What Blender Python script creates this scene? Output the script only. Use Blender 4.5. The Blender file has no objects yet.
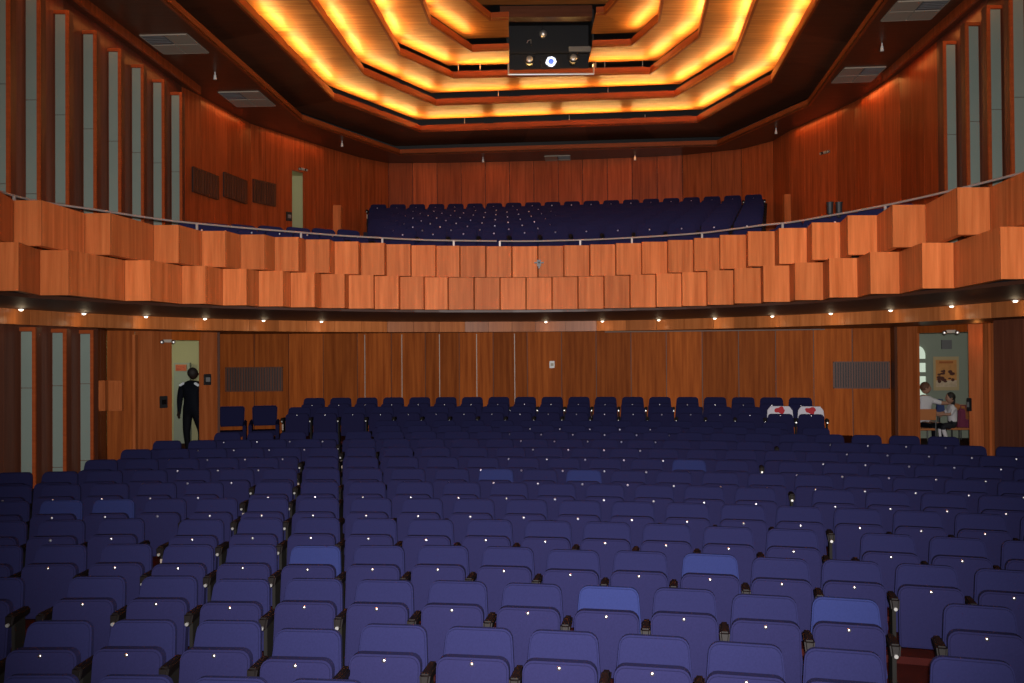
import bpy, bmesh, math, random
from mathutils import Vector, Matrix
random.seed(7)
S = bpy.context.scene
C = S.collection
sin, cos, pi = math.sin, math.cos, math.pi

# ------------------------------------------------------------ camera (eye = origin, metres)
FPX, PITCH, ROLL = 908.75, 0.011068, -0.006950
RT = Vector((1, 0, 0)); UPV = Vector((0, -sin(PITCH), cos(PITCH))); FW = Vector((0, cos(PITCH), sin(PITCH)))
RR = RT * cos(ROLL) + UPV * sin(ROLL)
UU = UPV * cos(ROLL) - RT * sin(ROLL)
cam_d = bpy.data.cameras.new('camera'); cam = bpy.data.objects.new('camera', cam_d); C.objects.link(cam)
cam_d.sensor_width = 36; cam_d.lens = FPX / 1024 * 36; cam_d.clip_start = .05; cam_d.clip_end = 200
cam.matrix_world = Matrix(((RR.x, UU.x, -FW.x, 0), (RR.y, UU.y, -FW.y, 0), (RR.z, UU.z, -FW.z, 0), (0, 0, 0, 1)))
S.camera = cam
S.view_settings.view_transform = 'Standard'; S.view_settings.look = 'None'
S.view_settings.gamma = 1; S.view_settings.use_curve_mapping = False; S.view_settings.exposure = 0

def ray(px, py): return FW + RR * ((px - 512) / FPX) - UU * ((py - 341.5) / FPX)
def at(px, py, z):                       # survey: point of the plane z seen at a pixel
    d = ray(px, py); return d * (z / d.z)
def atd(px, py, d): return ray(px, py) * d
def plan(px, d): v = atd(px, 352, d); return (v.x, v.y)

# ------------------------------------------------------------ materials
def nm(name):
    m = bpy.data.materials.new(name); m.use_nodes = True
    nt = m.node_tree; return m, nt, nt.nodes['Principled BSDF']
def plain(name, col, rough=.6, metal=0, emit=None, es=0, noise=0, scale=30, bump=0, spec=.5):
    m, nt, b = nm(name); b.inputs['Specular IOR Level'].default_value = spec
    b.inputs['Base Color'].default_value = (*col, 1); b.inputs['Roughness'].default_value = rough; b.inputs['Metallic'].default_value = metal
    if emit: b.inputs['Emission Color'].default_value = (*emit, 1); b.inputs['Emission Strength'].default_value = es
    if noise or bump:
        tc = nt.nodes.new('ShaderNodeTexCoord'); n = nt.nodes.new('ShaderNodeTexNoise'); n.inputs['Scale'].default_value = scale; n.inputs['Detail'].default_value = 4
        nt.links.new(tc.outputs['Object'], n.inputs['Vector'])
        if noise:
            r = nt.nodes.new('ShaderNodeMix'); r.data_type = 'RGBA'; r.blend_type = 'MIX'
            r.inputs[6].default_value = (*[c * (1 - noise) for c in col], 1); r.inputs[7].default_value = (*[min(1, c * (1 + noise)) for c in col], 1)
            nt.links.new(n.outputs['Fac'], r.inputs[0]); nt.links.new(r.outputs[2], b.inputs['Base Color'])
        if bump:
            bp = nt.nodes.new('ShaderNodeBump'); bp.inputs['Strength'].default_value = bump; bp.inputs['Distance'].default_value = .01
            nt.links.new(n.outputs['Fac'], bp.inputs['Height']); nt.links.new(bp.outputs['Normal'], b.inputs['Normal'])
    return m
def wood(name, c1, c2, rough=.34, spec=.16, stretch=(14, 14, .7), scale=1.0, tintamt=.35, seams=None):
    """veneer: grain stretched along one axis; the mesh attribute 'tint' makes each board its own shade"""
    m, nt, b = nm(name); N = nt.nodes.new; L = nt.links.new
    tc = N('ShaderNodeTexCoord'); mp = N('ShaderNodeMapping'); mp.inputs['Scale'].default_value = stretch
    L(tc.outputs['Object'], mp.inputs['Vector'])
    at_ = N('ShaderNodeAttribute'); at_.attribute_name = 'tint'
    off = N('ShaderNodeVectorMath'); off.operation = 'ADD'; L(mp.outputs[0], off.inputs[0])
    sc = N('ShaderNodeVectorMath'); sc.operation = 'SCALE'; sc.inputs[3].default_value = 37; cb = N('ShaderNodeCombineXYZ')
    L(at_.outputs['Fac'], cb.inputs[0]); L(at_.outputs['Fac'], cb.inputs[1]); L(cb.outputs[0], sc.inputs[0]); L(sc.outputs[0], off.inputs[1])
    n1 = N('ShaderNodeTexNoise'); n1.inputs['Scale'].default_value = scale; n1.inputs['Detail'].default_value = 7; n1.inputs['Roughness'].default_value = .6
    L(off.outputs[0], n1.inputs['Vector'])
    rp = N('ShaderNodeValToRGB'); rp.color_ramp.elements[0].position = .3; rp.color_ramp.elements[1].position = .72
    rp.color_ramp.elements[0].color = (*c1, 1); rp.color_ramp.elements[1].color = (*c2, 1)
    L(n1.outputs['Fac'], rp.inputs[0])
    mr = N('ShaderNodeMapRange'); mr.inputs[3].default_value = 1 - tintamt; mr.inputs[4].default_value = 1 + tintamt * .6; L(at_.outputs['Fac'], mr.inputs[0])
    mx = N('ShaderNodeVectorMath'); mx.operation = 'SCALE'; L(rp.outputs[0], mx.inputs[0]); L(mr.outputs[0], mx.inputs[3])
    L(mx.outputs[0], b.inputs['Base Color'])
    b.inputs['Roughness'].default_value = rough; b.inputs['Specular IOR Level'].default_value = spec
    return m

M = dict(
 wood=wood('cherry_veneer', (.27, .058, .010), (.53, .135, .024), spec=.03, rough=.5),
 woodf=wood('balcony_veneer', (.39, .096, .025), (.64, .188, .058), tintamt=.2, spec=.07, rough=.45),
 woodu=wood('gallery_wall_veneer', (.26, .046, .012), (.52, .105, .030), tintamt=.3, spec=.14),
 header=wood('header_veneer', (.40, .115, .030), (.60, .20, .060), rough=.35),
 dark=wood('dark_stained_board', (.10, .035, .02), (.17, .06, .032), rough=.42),
 fin=wood('brown_fin_board', (.13, .042, .025), (.21, .072, .040), rough=.36),
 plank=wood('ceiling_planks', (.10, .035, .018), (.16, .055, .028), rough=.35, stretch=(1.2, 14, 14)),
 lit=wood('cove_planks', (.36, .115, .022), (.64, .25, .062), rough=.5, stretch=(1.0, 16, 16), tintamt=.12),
 lip=wood('lip_veneer', (.30, .060, .016), (.42, .09, .024), rough=.4, stretch=(3, 3, 20)),
 black=plain('matt_black', (.012, .012, .014), .6),
 blackm=plain('black_metal', (.02, .02, .022), .35, .3),
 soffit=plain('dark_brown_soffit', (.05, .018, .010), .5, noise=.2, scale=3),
 fabric=plain('navy_wool', (.0140, .0145, .0520), .95, spec=.06, noise=.18, scale=90, bump=.12),
 fabric2=plain('navy_wool_seat_pan', (.0146, .0142, .0500), .95, spec=.06, noise=.18, scale=90, bump=.12),
 fabricb=plain('brighter_blue_wool', (.0185, .0245, .090), .95, spec=.06, noise=.15, scale=90, bump=.12),
 arm=plain('dark_stained_arm', (.0055, .0036, .0035), .55, spec=.12, noise=.3, scale=20),
 legm=plain('dull_leg_metal', (.013, .012, .011), .6, 0, spec=.08),
 strip=plain('dull_strip_metal', (.34, .27, .22), .55, .3),
 lensb=plain('projector_lens_core', (.1, .2, .8), .2, emit=(.10, .18, .85), es=1.0),
 chrome=plain('polished_button_steel', (.95, .93, .95), .30, 1),
 steel=plain('brushed_steel', (.55, .54, .52), .35, .7),
 rail=plain('painted_steel_rail', (.36, .30, .27), .4, .3),
 glass=plain('pale_frosted_panel', (.25, .31, .27), .4, spec=.2, noise=.06, scale=3),
 white=plain('white_plastic', (.75, .74, .72), .5),
 cloth=plain('white_cloth', (.62, .60, .66), .9, noise=.05, scale=20),
 red=plain('red_print', (.45, .02, .03), .8),
 carpet=plain('dark_red_floor', (.040, .006, .005), .8, spec=.1, noise=.3, scale=6),
 gcarpet=plain('gallery_dark_carpet', (.015, .015, .03), .9),
 vent=plain('pale_vent_panel', (.42, .36, .28), .6),
 ventd=plain('grey_vent_panel', (.16, .16, .16), .6),
 plaster=plain('pale_green_plaster', (.40, .39, .21), .8, noise=.05, scale=2),
 plasterg=plain('grey_green_plaster', (.28, .32, .25), .8, noise=.05, scale=2),
 skin=plain('skin', (.38, .20, .13), .6), skind=plain('dark_skin', (.022, .011, .008), .7, spec=.2),
 hair=plain('dark_hair', (.015, .010, .008), .7), hairb=plain('brown_hair', (.12, .05, .025), .7),
 jacket=plain('black_jacket', (.004, .005, .010), .8, spec=.15), refl=plain('reflective_patch', (.8, .85, .9), .4),
 shirt=plain('white_shirt', (.62, .60, .62), .8), skirt=plain('black_skirt', (.01, .01, .015), .8),
 trousers=plain('dark_trousers', (.004, .0045, .008), .8, spec=.15), sock=plain('white_socks', (.75, .72, .74), .8),
 bag=plain('blue_cloth', (.03, .05, .16), .7), bagm=plain('magenta_bag', (.16, .02, .06), .7),
 orange=plain('orange_wood', (.50, .18, .06), .5), lamp=plain('lamp_lens', (1, .95, .85), .3, emit=(1, .88, .70), es=5),
 lens=plain('projector_beam_lens', (.8, .9, 1), .2, emit=(.75, .82, 1), es=1.3), leaf=plain('door_leaf_veneer', (.42, .12, .035), .4, noise=.15, scale=4),
 sky=plain('daylit_pane', (.6, .7, .6), .3, emit=(.75, .9, .72), es=.5),
)

# ------------------------------------------------------------ mesh building
class MB:
    def __init__(s): s.v = []; s.f = []; s.t = []; s.m = []; s.mats = []
    def mi(s, mat):
        if mat is None: return 0
        if mat not in s.mats: s.mats.append(mat)
        return s.mats.index(mat)
    def add(s, vs, fs, tint=None, mat=None):
        b = len(s.v); s.v += [tuple(v) for v in vs]
        tint = random.random() if tint is None else tint
        for f in fs: s.f.append([b + i for i in f]); s.t.append(tint); s.m.append(s.mi(mat))
    def prism(s, poly, z0, z1, tint=None, mat=None):      # poly: list of (x,y) ccw ; z0,z1 floats
        n = len(poly); vs = [(x, y, z0) for x, y in poly] + [(x, y, z1) for x, y in poly]
        fs = [list(range(n))[::-1], list(range(n, 2 * n))] + [[i, (i + 1) % n, n + (i + 1) % n, n + i] for i in range(n)]
        s.add(vs, fs, tint, mat)
    def box(s, x0, x1, y0, y1, z0, z1, mx=None, tint=None, mat=None):
        vs = [Vector((x, y, z)) for z in (z0, z1) for x, y in ((x0, y0), (x1, y0), (x1, y1), (x0, y1))]
        if mx: vs = [mx @ v for v in vs]
        s.add(vs, [[3, 2, 1, 0], [4, 5, 6, 7], [0, 1, 5, 4], [1, 2, 6, 5], [2, 3, 7, 6], [3, 0, 4, 7]], tint, mat)
    def hexa(s, a, b, tint=None, mat=None):               # a: 4 pts bottom/front, b: 4 pts matching
        s.add(list(a) + list(b), [[3, 2, 1, 0], [4, 5, 6, 7], [0, 1, 5, 4], [1, 2, 6, 5], [2, 3, 7, 6], [3, 0, 4, 7]], tint, mat)
    def cyl(s, p0, p1, r0, r1=None, n=12, tint=.5, mat=None):
        p0 = Vector(p0); p1 = Vector(p1); r1 = r0 if r1 is None else r1
        ax = (p1 - p0).normalized(); u = ax.orthogonal().normalized(); w = ax.cross(u)
        vs = [p0 + (u * cos(2 * pi * i / n) + w * sin(2 * pi * i / n)) * r0 for i in range(n)] + [p1 + (u * cos(2 * pi * i / n) + w * sin(2 * pi * i / n)) * r1 for i in range(n)]
        s.add(vs, [list(range(n))[::-1], list(range(n, 2 * n))] + [[i, (i + 1) % n, n + (i + 1) % n, n + i] for i in range(n)], tint, mat)
    def tube(s, pts, r, n=8, mat=None):
        pts = [Vector(p) for p in pts]; b = len(s.v); k = len(pts)
        for i, p in enumerate(pts):
            t = (pts[min(i + 1, k - 1)] - pts[max(i - 1, 0)]).normalized(); u = t.cross(Vector((0, 0, 1)))
            u = u.normalized() if u.length > 1e-4 else Vector((1, 0, 0)); w = t.cross(u)
            s.v += [tuple(p + (u * cos(2 * pi * j / n) + w * sin(2 * pi * j / n)) * r) for j in range(n)]
        q = s.mi(mat)
        for i in range(k - 1):
            for j in range(n): s.f.append([b + i * n + j, b + i * n + (j + 1) % n, b + (i + 1) * n + (j + 1) % n, b + (i + 1) * n + j]); s.t.append(.5); s.m.append(q)
        s.f.append([b + j for j in range(n)][::-1]); s.t.append(.5); s.m.append(q); s.f.append([b + (k - 1) * n + j for j in range(n)]); s.t.append(.5); s.m.append(q)
    def ball(s, c, rx, ry, rz, n=12, mat=None, mx=None):
        vs = []; fs = []; h = n // 2
        for i in range(1, h):
            a = pi * i / h
            for j in range(n): vs.append(Vector((rx * sin(a) * cos(2 * pi * j / n), ry * sin(a) * sin(2 * pi * j / n), rz * cos(a))))
        t = len(vs); vs += [Vector((0, 0, rz)), Vector((0, 0, -rz))]
        for i in range(h - 2):
            for j in range(n): fs.append([i * n + j, (i + 1) * n + j, (i + 1) * n + (j + 1) % n, i * n + (j + 1) % n])
        for j in range(n): fs.append([t, j, (j + 1) % n]); fs.append([t + 1, (h - 2) * n + (j + 1) % n, (h - 2) * n + j])
        if mx: vs = [mx @ v for v in vs]
        s.add([v + Vector(c) for v in vs], fs, .5, mat)
    def build(s, name, mat=None, parent=None, smooth=False, bevel=0, kind=None, label=None, cat=None, group=None, seg=2):
        me = bpy.data.meshes.new(name); me.from_pydata(s.v, [], s.f); me.update()
        a = me.attributes.new('tint', 'FLOAT', 'FACE'); a.data.foreach_set('value', s.t)
        for m_ in (s.mats or [mat]): me.materials.append(m_)
        if s.mats: me.polygons.foreach_set('material_index', s.m)
        bm = bmesh.new(); bm.from_mesh(me); bmesh.ops.recalc_face_normals(bm, faces=bm.faces)
        if bevel:
            bmesh.ops.bevel(bm, geom=[e for e in bm.edges if e.is_manifold and e.calc_face_angle(0) > .5], offset=bevel, segments=seg, affect='EDGES', clamp_overlap=True)
        bm.to_mesh(me); bm.free()
        if smooth:
            for p in me.polygons: p.use_smooth = True
            me.set_sharp_from_angle(angle=math.radians(38))
        o = bpy.data.objects.new(name, me); C.objects.link(o)
        if parent: o.parent = parent
        return tag(o, label, cat, group, kind)
def tag(o, label=None, cat=None, group=None, kind=None):
    if label: o['label'] = label
    if cat: o['category'] = cat
    if group: o['group'] = group
    if kind: o['kind'] = kind
    return o
def empty(name, loc, rz=0, label=None, cat=None, group=None):
    o = bpy.data.objects.new(name, None); C.objects.link(o); o.location = loc; o.rotation_euler = (0, 0, rz); o.empty_display_size = .1
    return tag(o, label, cat, group)
def kids(o): return [c for c in bpy.data.objects if c.parent == o]
def tree(o): return (o, [tree(c) for c in kids(o)])
def copy_tree(t, parent=None, swap=None, skip=()):
    o, ch = t; c = o.copy(); C.objects.link(c); c.parent = parent
    if swap and o.data in swap: c.data = swap[o.data]
    for x in ch:
        if x[0] not in skip: copy_tree(x, c, swap, skip)
    return c
def lerp(tab, x):
    if x <= tab[0][0]: a, b = tab[0], tab[1]
    elif x >= tab[-1][0]: a, b = tab[-2], tab[-1]
    else:
        for a, b in zip(tab, tab[1:]):
            if a[0] <= x <= b[0]: break
    return a[1] + (b[1] - a[1]) * (x - a[0]) / (b[0] - a[0])
def resample(pts, step):
    out = [Vector(pts[0])]; 
    for a, b in zip(pts, pts[1:]):
        a = Vector(a); b = Vector(b); n = max(1, round((b - a).length / step))
        for i in range(1, n + 1): out.append(a.lerp(b, i / n))
    return out
def boards(mb, pts, z0, z1, step=.84, t=.04, gap=.012, side=1, tints=None):
    """upright boards along a plan polyline, each its own face with a narrow open joint; side=+1: thickness to the left of travel"""
    ps = resample([Vector(p) for p in pts], step)
    for i, (a, b) in enumerate(zip(ps, ps[1:])):
        d = (b - a); L = d.length; d = d / L; n = Vector((-d.y, d.x)) * side
        a2 = a + d * gap / 2; b2 = b - d * gap / 2
        mb.prism([a2, b2, b2 + n * t, a2 + n * t], z0, z1, tints[i % len(tints)] if tints else None)
def ribbon(mb, pts, z0, z1, t, side=1, tint=.5):
    for a, b in zip(pts, pts[1:]):
        a = Vector(a); b = Vector(b); d = (b - a).normalized(); n = Vector((-d.y, d.x)) * side
        mb.prism([a, b, b + n * t, a + n * t], z0, z1, tint)
ORD = ['front', 'first', 'second', 'third', 'fourth', 'fifth', 'sixth', 'seventh', 'eighth', 'ninth', 'tenth', 'eleventh', 'twelfth', 'thirteenth', 'fourteenth', 'fifteenth', 'sixteenth',
       'seventeenth', 'eighteenth', 'nineteenth', 'twentieth', 'twenty-first', 'twenty-second', 'twenty-third', 'twenty-fourth']
def area(name, loc, target, sx, sy, power, col):
    d = bpy.data.lights.new(name, 'AREA'); d.shape = 'RECTANGLE'; d.size = sx; d.size_y = sy; d.energy = power; d.color = col
    o = bpy.data.objects.new(name, d); C.objects.link(o); o.location = loc
    o.rotation_euler = (Vector(target) - Vector(loc)).to_track_quat('-Z', 'Y').to_euler(); return o
def point(name, loc, power, col, r=.1):
    d = bpy.data.lights.new(name, 'POINT'); d.energy = power; d.color = col; d.shadow_soft_size = r
    o = bpy.data.objects.new(name, d); C.objects.link(o); o.location = loc; return o
def spot(name, loc, target, power, col, ang, blend=.8, r=.05):
    d = bpy.data.lights.new(name, 'SPOT'); d.energy = power; d.color = col; d.spot_size = ang; d.spot_blend = blend; d.shadow_soft_size = r
    o = bpy.data.objects.new(name, d); C.objects.link(o); o.location = loc
    o.rotation_euler = (Vector(target) - Vector(loc)).to_track_quat('-Z', 'Y').to_euler(); return o
CX, CY = -3.210, -14.295                  # centre of the seating arcs
def pol(R, t): return (CX + R * sin(t), CY + R * cos(t))
ROWS={
 0:(19.142,-1.967,[(0.0263,0.10),(0.0544,0.10),(0.0828,0.10),(0.1111,0.10)]),
 1:(20.102,-1.917,[(0.0093,0.01),(0.0365,0.03),(0.0648,0.03),(0.0935,-0.12),(0.1195,0.02),(0.1471,0.02),(0.1739,0.02),(0.2016,0.02),(0.2285,-0.02),(0.2559,-0.02),(0.2901,0.00),(0.3174,0.00)]),
 2:(21.068,-1.865,[(-0.0372,0.03),(-0.0007,0.04),(0.0255,0.04),(0.0535,-0.05),(0.0794,-0.01),(0.1052,-0.02),(0.1314,0.00),(0.1578,-0.01),(0.1843,-0.01),(0.2097,0.02),(0.2356,-0.05),(0.2610,-0.00),(0.3006,0.03)]),
 3:(22.020,-1.813,[(-0.0588,0.03),(-0.0339,0.03),(-0.0083,0.03),(0.0167,-0.01),(0.0417,-0.00),(0.0675,-0.04),(0.0923,-0.01),(0.1171,0.03),(0.1424,0.03),(0.1676,-0.02),(0.1926,0.01),(0.2180,0.01),(0.2427,-0.03),(0.2669,0.00),(0.2913,-0.00),(0.3162,-0.02)]),
 4:(22.946,-1.755,[(-0.0750,0.00),(-0.0511,0.00),(-0.0271,0.04),(0.0076,-0.04),(0.0318,0.02),(0.0559,0.04),(0.0803,0.02),(0.1044,-0.00),(0.1288,0.03),(0.1531,0.03),(0.1771,0.03),(0.2010,0.02),(0.2249,-0.02),(0.2489,-0.02),(0.2832,-0.05),(0.3070,-0.06),(0.3310,-0.06)]),
 5:(23.933,-1.714,[(-0.0918,0.00),(-0.0688,0.00),(-0.0460,0.00),(-0.0231,0.00),(-0.0001,0.00),(0.0229,0.00),(0.0458,0.00),(0.0695,0.00),(0.0926,0.00),(0.1157,0.00),(0.1391,0.00),(0.1625,0.00),(0.1854,0.00),(0.2084,0.00),(0.2313,0.00),(0.2538,0.00),(0.2765,0.00),(0.2991,0.00),(0.3217,0.00),(0.3447,0.00)]),
 6:(24.877,-1.673,[(-0.1065,0.00),(-0.0844,0.00),(-0.0623,0.00),(-0.0402,0.00),(-0.0181,0.00),(0.0145,0.00),(0.0367,0.00),(0.0591,0.00),(0.0817,0.00),(0.1040,0.00),(0.1263,0.00),(0.1486,0.00),(0.1708,0.00),(0.1930,0.00),(0.2151,0.00),(0.2373,0.00),(0.2700,0.00),(0.2919,0.00),(0.3137,0.00),(0.3355,0.00)]),
 7:(25.847,-1.641,[(-0.1210,0.00),(-0.0997,0.00),(-0.0784,0.00),(-0.0568,0.00),(-0.0354,0.00),(-0.0141,0.00),(0.0073,0.00),(0.0287,0.00),(0.0500,0.00),(0.0714,0.00),(0.0933,0.00),(0.1151,0.00),(0.1366,0.00),(0.1580,0.00),(0.1794,0.00),(0.2009,0.00),(0.2223,0.00),(0.2432,0.00),(0.2642,0.00),(0.2852,0.00),(0.3061,0.00),(0.3272,0.00),(0.3482,0.00)]),
 8:(26.798,-1.604,[(-0.0928,0.00),(-0.0723,0.00),(-0.0517,0.00),(-0.0313,0.00),(-0.0107,0.00),(0.0202,0.00),(0.0411,0.00),(0.0620,0.00),(0.0828,0.00),(0.1037,0.00),(0.1244,0.00),(0.1452,0.00),(0.1660,0.00),(0.1867,0.00),(0.2073,0.00),(0.2279,0.00),(0.2579,0.00),(0.2783,0.00),(0.2986,0.00),(0.3187,0.00),(0.3390,0.00),(0.3596,0.00)]),
 9:(27.747,-1.565,[(-0.0864,0.00),(-0.0666,0.00),(-0.0467,0.00),(-0.0269,0.00),(-0.0070,0.00),(0.0131,0.00),(0.0333,0.00),(0.0534,0.00),(0.0735,0.00),(0.0937,0.00),(0.1138,0.00),(0.1338,0.00),(0.1539,0.00),(0.1739,0.00),(0.1938,0.00),(0.2132,0.00),(0.2327,0.00),(0.2521,0.00),(0.2718,0.00),(0.2913,0.00),(0.3109,0.00),(0.3306,0.00),(0.3502,0.00)]),
 10:(28.680,-1.528,[(-0.0800,0.00),(-0.0609,0.00),(-0.0416,0.00),(-0.0223,0.00),(-0.0030,0.00),(0.0273,0.00),(0.0465,0.00),(0.0657,0.00),(0.0849,0.00),(0.1040,0.00),(0.1232,0.00),(0.1424,0.00),(0.1616,0.00),(0.1809,0.00),(0.2000,0.00),(0.2192,0.00),(0.2384,0.00),(0.2661,0.00),(0.2851,0.00),(0.3042,0.00),(0.3232,0.00),(0.3423,0.00),(0.3615,0.00)]),
 11:(29.612,-1.489,[(-0.0554,0.00),(-0.0368,0.00),(-0.0183,0.00),(0.0003,0.00),(0.0192,0.00),(0.0380,0.00),(0.0568,0.00),(0.0757,0.00),(0.0945,0.00),(0.1133,0.00),(0.1321,0.00),(0.1507,0.00),(0.1693,0.00),(0.1879,0.00),(0.2062,0.00),(0.2244,0.00),(0.2427,0.00),(0.2609,0.00),(0.2791,0.00),(0.2975,0.00),(0.3159,0.00),(0.3343,0.00)]),
 12:(30.500,-1.459,[(0.0316,0.00),(0.0497,0.00),(0.0677,0.00),(0.0857,0.00),(0.1038,0.00),(0.1220,0.00),(0.1402,0.00),(0.1583,0.00),(0.1764,0.00),(0.1945,0.00),(0.2125,0.00),(0.2305,0.00),(0.2486,0.00),(0.2738,0.00)]),
 13:(31.420,-1.441,[(0.0252,0.00),(0.0427,0.00),(0.0602,0.00),(0.0777,0.00),(0.0952,0.00),(0.1127,0.00),(0.1304,0.00),(0.1480,0.00),(0.1655,0.00),(0.1830,0.00),(0.2005,0.00),(0.2180,0.00),(0.2355,0.00),(0.2530,0.00)]),
 14:(32.306,-1.227,[(-0.0326,0.00),(-0.0156,0.00),(0.0014,0.00),(0.0184,0.00),(0.0356,0.00),(0.0527,0.00),(0.0698,0.00),(0.0869,0.00),(0.1041,0.00),(0.1212,0.00),(0.1383,0.00),(0.1552,0.00),(0.1722,0.00),(0.1890,0.00),(0.2059,0.00),(0.2228,0.00),(0.2397,0.00),(0.2567,0.00),(0.2737,0.00)]),
 15:(33.231,-1.090,[(-0.0289,0.00),(-0.0122,0.00),(0.0043,0.00),(0.0210,0.00),(0.0376,0.00),(0.0542,0.00),(0.0708,0.00),(0.0875,0.00),(0.1042,0.00),(0.1209,0.00),(0.1376,0.00),(0.1541,0.00),(0.1706,0.00),(0.1871,0.00),(0.2036,0.00),(0.2200,0.00),(0.2364,0.00),(0.2528,0.00),(0.2692,0.00)]),
}
FLASH = 7000
# ============================================================ ROOM SHELL
def arc(R, x0, x1, n): 
    t0 = math.asin((x0 - CX) / R); t1 = math.asin((x1 - CX) / R)
    return [pol(R, t0 + (t1 - t0) * i / n) for i in range(n + 1)]
ZF = -2.66; ZS = .640; ZH = .425; ZC = 5.57
# --- stalls level walls
L_side = [(-7.3, -1.5), (-7.15, 9), (-6.98, 15.3)]
L_rec = [(-6.98, 15.3), (-7.45, 16.7), (-7.02, 16.92)]
DLa, DLb, DLc = plan(172, 17.8), plan(200.5, 18.4), plan(217.5, 18.8)           # left doorway
BACK = arc(35.0, -6.62, 7.90, 19)
RLa, RLb, RLc, RLd = plan(897, 18.2), plan(917.5, 17.6), plan(968, 16.4), plan(987, 16.2)            # right doorway
mb = MB()
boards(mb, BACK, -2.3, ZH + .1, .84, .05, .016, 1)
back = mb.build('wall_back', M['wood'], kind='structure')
mb = MB(); ribbon(mb, [(BACK[0][0], BACK[0][1] + .05)] + [(x, y + .06) for x, y in BACK], -2.4, 1.2, .1, 1, .2)
mb.build('wall_back_lining', M['dark'], kind='structure')
# left side wall: dark boards between the fins
mb = MB(); boards(mb, L_side, -2.9, ZS, .87, .05, .01, 1, [.5, .3, .6]); 
for p, q in ((L_side[0], L_side[2]),): pass
mb.build('wall_left', M['fin'], kind='structure')
mb = MB(); boards(mb, L_rec[1:], -2.9, ZS, .45, .05, .012, 1, [.3])
m2 = MB(); boards(m2, L_rec[:2], -2.9, ZS, .5, .05, .012, 1); m2.build('wall_left_recess', M['fin'], kind='structure')

mb.prism([DLa, DLb, (DLb[0] - .1, DLb[1] + .05), (DLa[0] - .1, DLa[1] + .05)], .27, ZH + .1)
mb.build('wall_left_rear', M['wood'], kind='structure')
mb = MB(); boards(mb, [(-7.02, 17.0), DLa], -2.9, ZH + .1, .5, .05, .012, 1, [.35, .2]); boards(mb, [DLb, DLc], -2.6, ZH + .1, .5, .05, .012, 1, [.3])
mb.build('wall_left_portal', M['woodf'], kind='structure')
# right
R_side = [(7.60, 14.35), (7.5, 9), (7.3, -1.5)]
mb = MB()
mb.prism([RLb, (RLb[0] + .05, RLb[1] + .06), (RLc[0] + .05, RLc[1] + .06), RLc], .30, ZH + .1)
boards(mb, [RLd, (7.78, 14.5)], -2.5, ZH + .1, .6, .05, .014, 1)
mb.build('wall_right_rear', M['wood'], kind='structure')
mb = MB(); boards(mb, [RLa, RLb], -2.5, ZH + .1, .7, .05, .014, 1, [.25]); boards(mb, [RLc, RLd], -2.5, ZH + .1, .7, .05, .014, 1, [.3]); mb.build('wall_right_portal', M['woodf'], kind='structure')
mb = MB(); boards(mb, R_side, -2.9, ZS, .87, .05, .012, 1); mb.build('wall_right', M['fin'], kind='structure')
# door posts / trims
n_tr = [0]
def trim(mb, mat, **k):
    n_tr[0] += 1; return mb.build('trim_%d' % n_tr[0], mat, kind='structure', **k)
mb = MB(); x, y = plan(135.5, 16.8); mb.box(x - .03, x + .02, y - .06, y + .06, -2.6, .36); trim(mb, M['woodf'])
mb = MB(); a_ = Vector(DLc); b_ = Vector((-6.66, 20.6)); mb.prism([a_, a_ + Vector((.04, .02)), b_ + Vector((.04, 0)), b_], -2.3, ZH + .1, .1); trim(mb, M['dark'])
mb = MB(); a_ = Vector(RLa); b_ = Vector((7.93, 19.0)); mb.prism([a_ - Vector((.05, 0)), a_, b_, b_ - Vector((.03, 0))], -2.3, ZH + .1, .1); trim(mb, M['dark'])
for pxl, d_ in ((990, 14.6), (998, 14.4)):
    mb = MB(); x, y = plan(pxl, d_); mb.box(x - .06, x + .05, y - .07, y + .1, -2.5, .40, tint=.4); trim(mb, M['woodf'])
# --- floors
def xl(y): return lerp([(-2, -7.3), (9, -7.15), (15.3, -6.98), (17.0, -7.02), (17.8, -6.7), (18.8, -6.12), (20.6, -6.6)], y)
def xr(y): return lerp([(-2, 7.3), (9, 7.5), (14.35, 7.6), (15.0, 7.75), (16.4, 8.15), (17.6, 7.8), (18.2, 7.7), (19, 7.9)], y)
def ring(mb, R0, R1, z, zb, t0, t1, n=28, clampx=True):
    P = []
    for i in range(n + 1):
        t = t0 + (t1 - t0) * i / n; P.append((pol(R0, t), pol(R1, t)))
    if clampx:
        P = [p for p in P if xl(p[0][1]) - .03 < p[0][0] < xr(p[0][1]) + .03 and xl(p[1][1]) - .5 < p[1][0] < xr(p[1][1]) + .5]
    for (a, b), (c, d) in zip(P, P[1:]): mb.prism([a, c, d, b], zb, z, .5)
mb = MB(); mb.box(-7.3, 7.4, -1.5, 6.8, -2.9, ZF - .06)
KS = sorted(ROWS)
for k in KS:
    R, z, L = ROWS[k]
    if k <= 13: ring(mb, R - .42, (ROWS[k + 1][0] - .42) if k < 13 else 36.2, z - .715, -2.9, -.42, .52, 90)
    elif k == 14: ring(mb, R - .40, 33.23 - .42, z - .715, -2.9, -.058, .30, 40)
    else: ring(mb, R - .42, 34.9, z - .715, -2.9, -.058, .30, 40)
mb.build('floor', M['carpet'], kind='structure')
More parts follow.
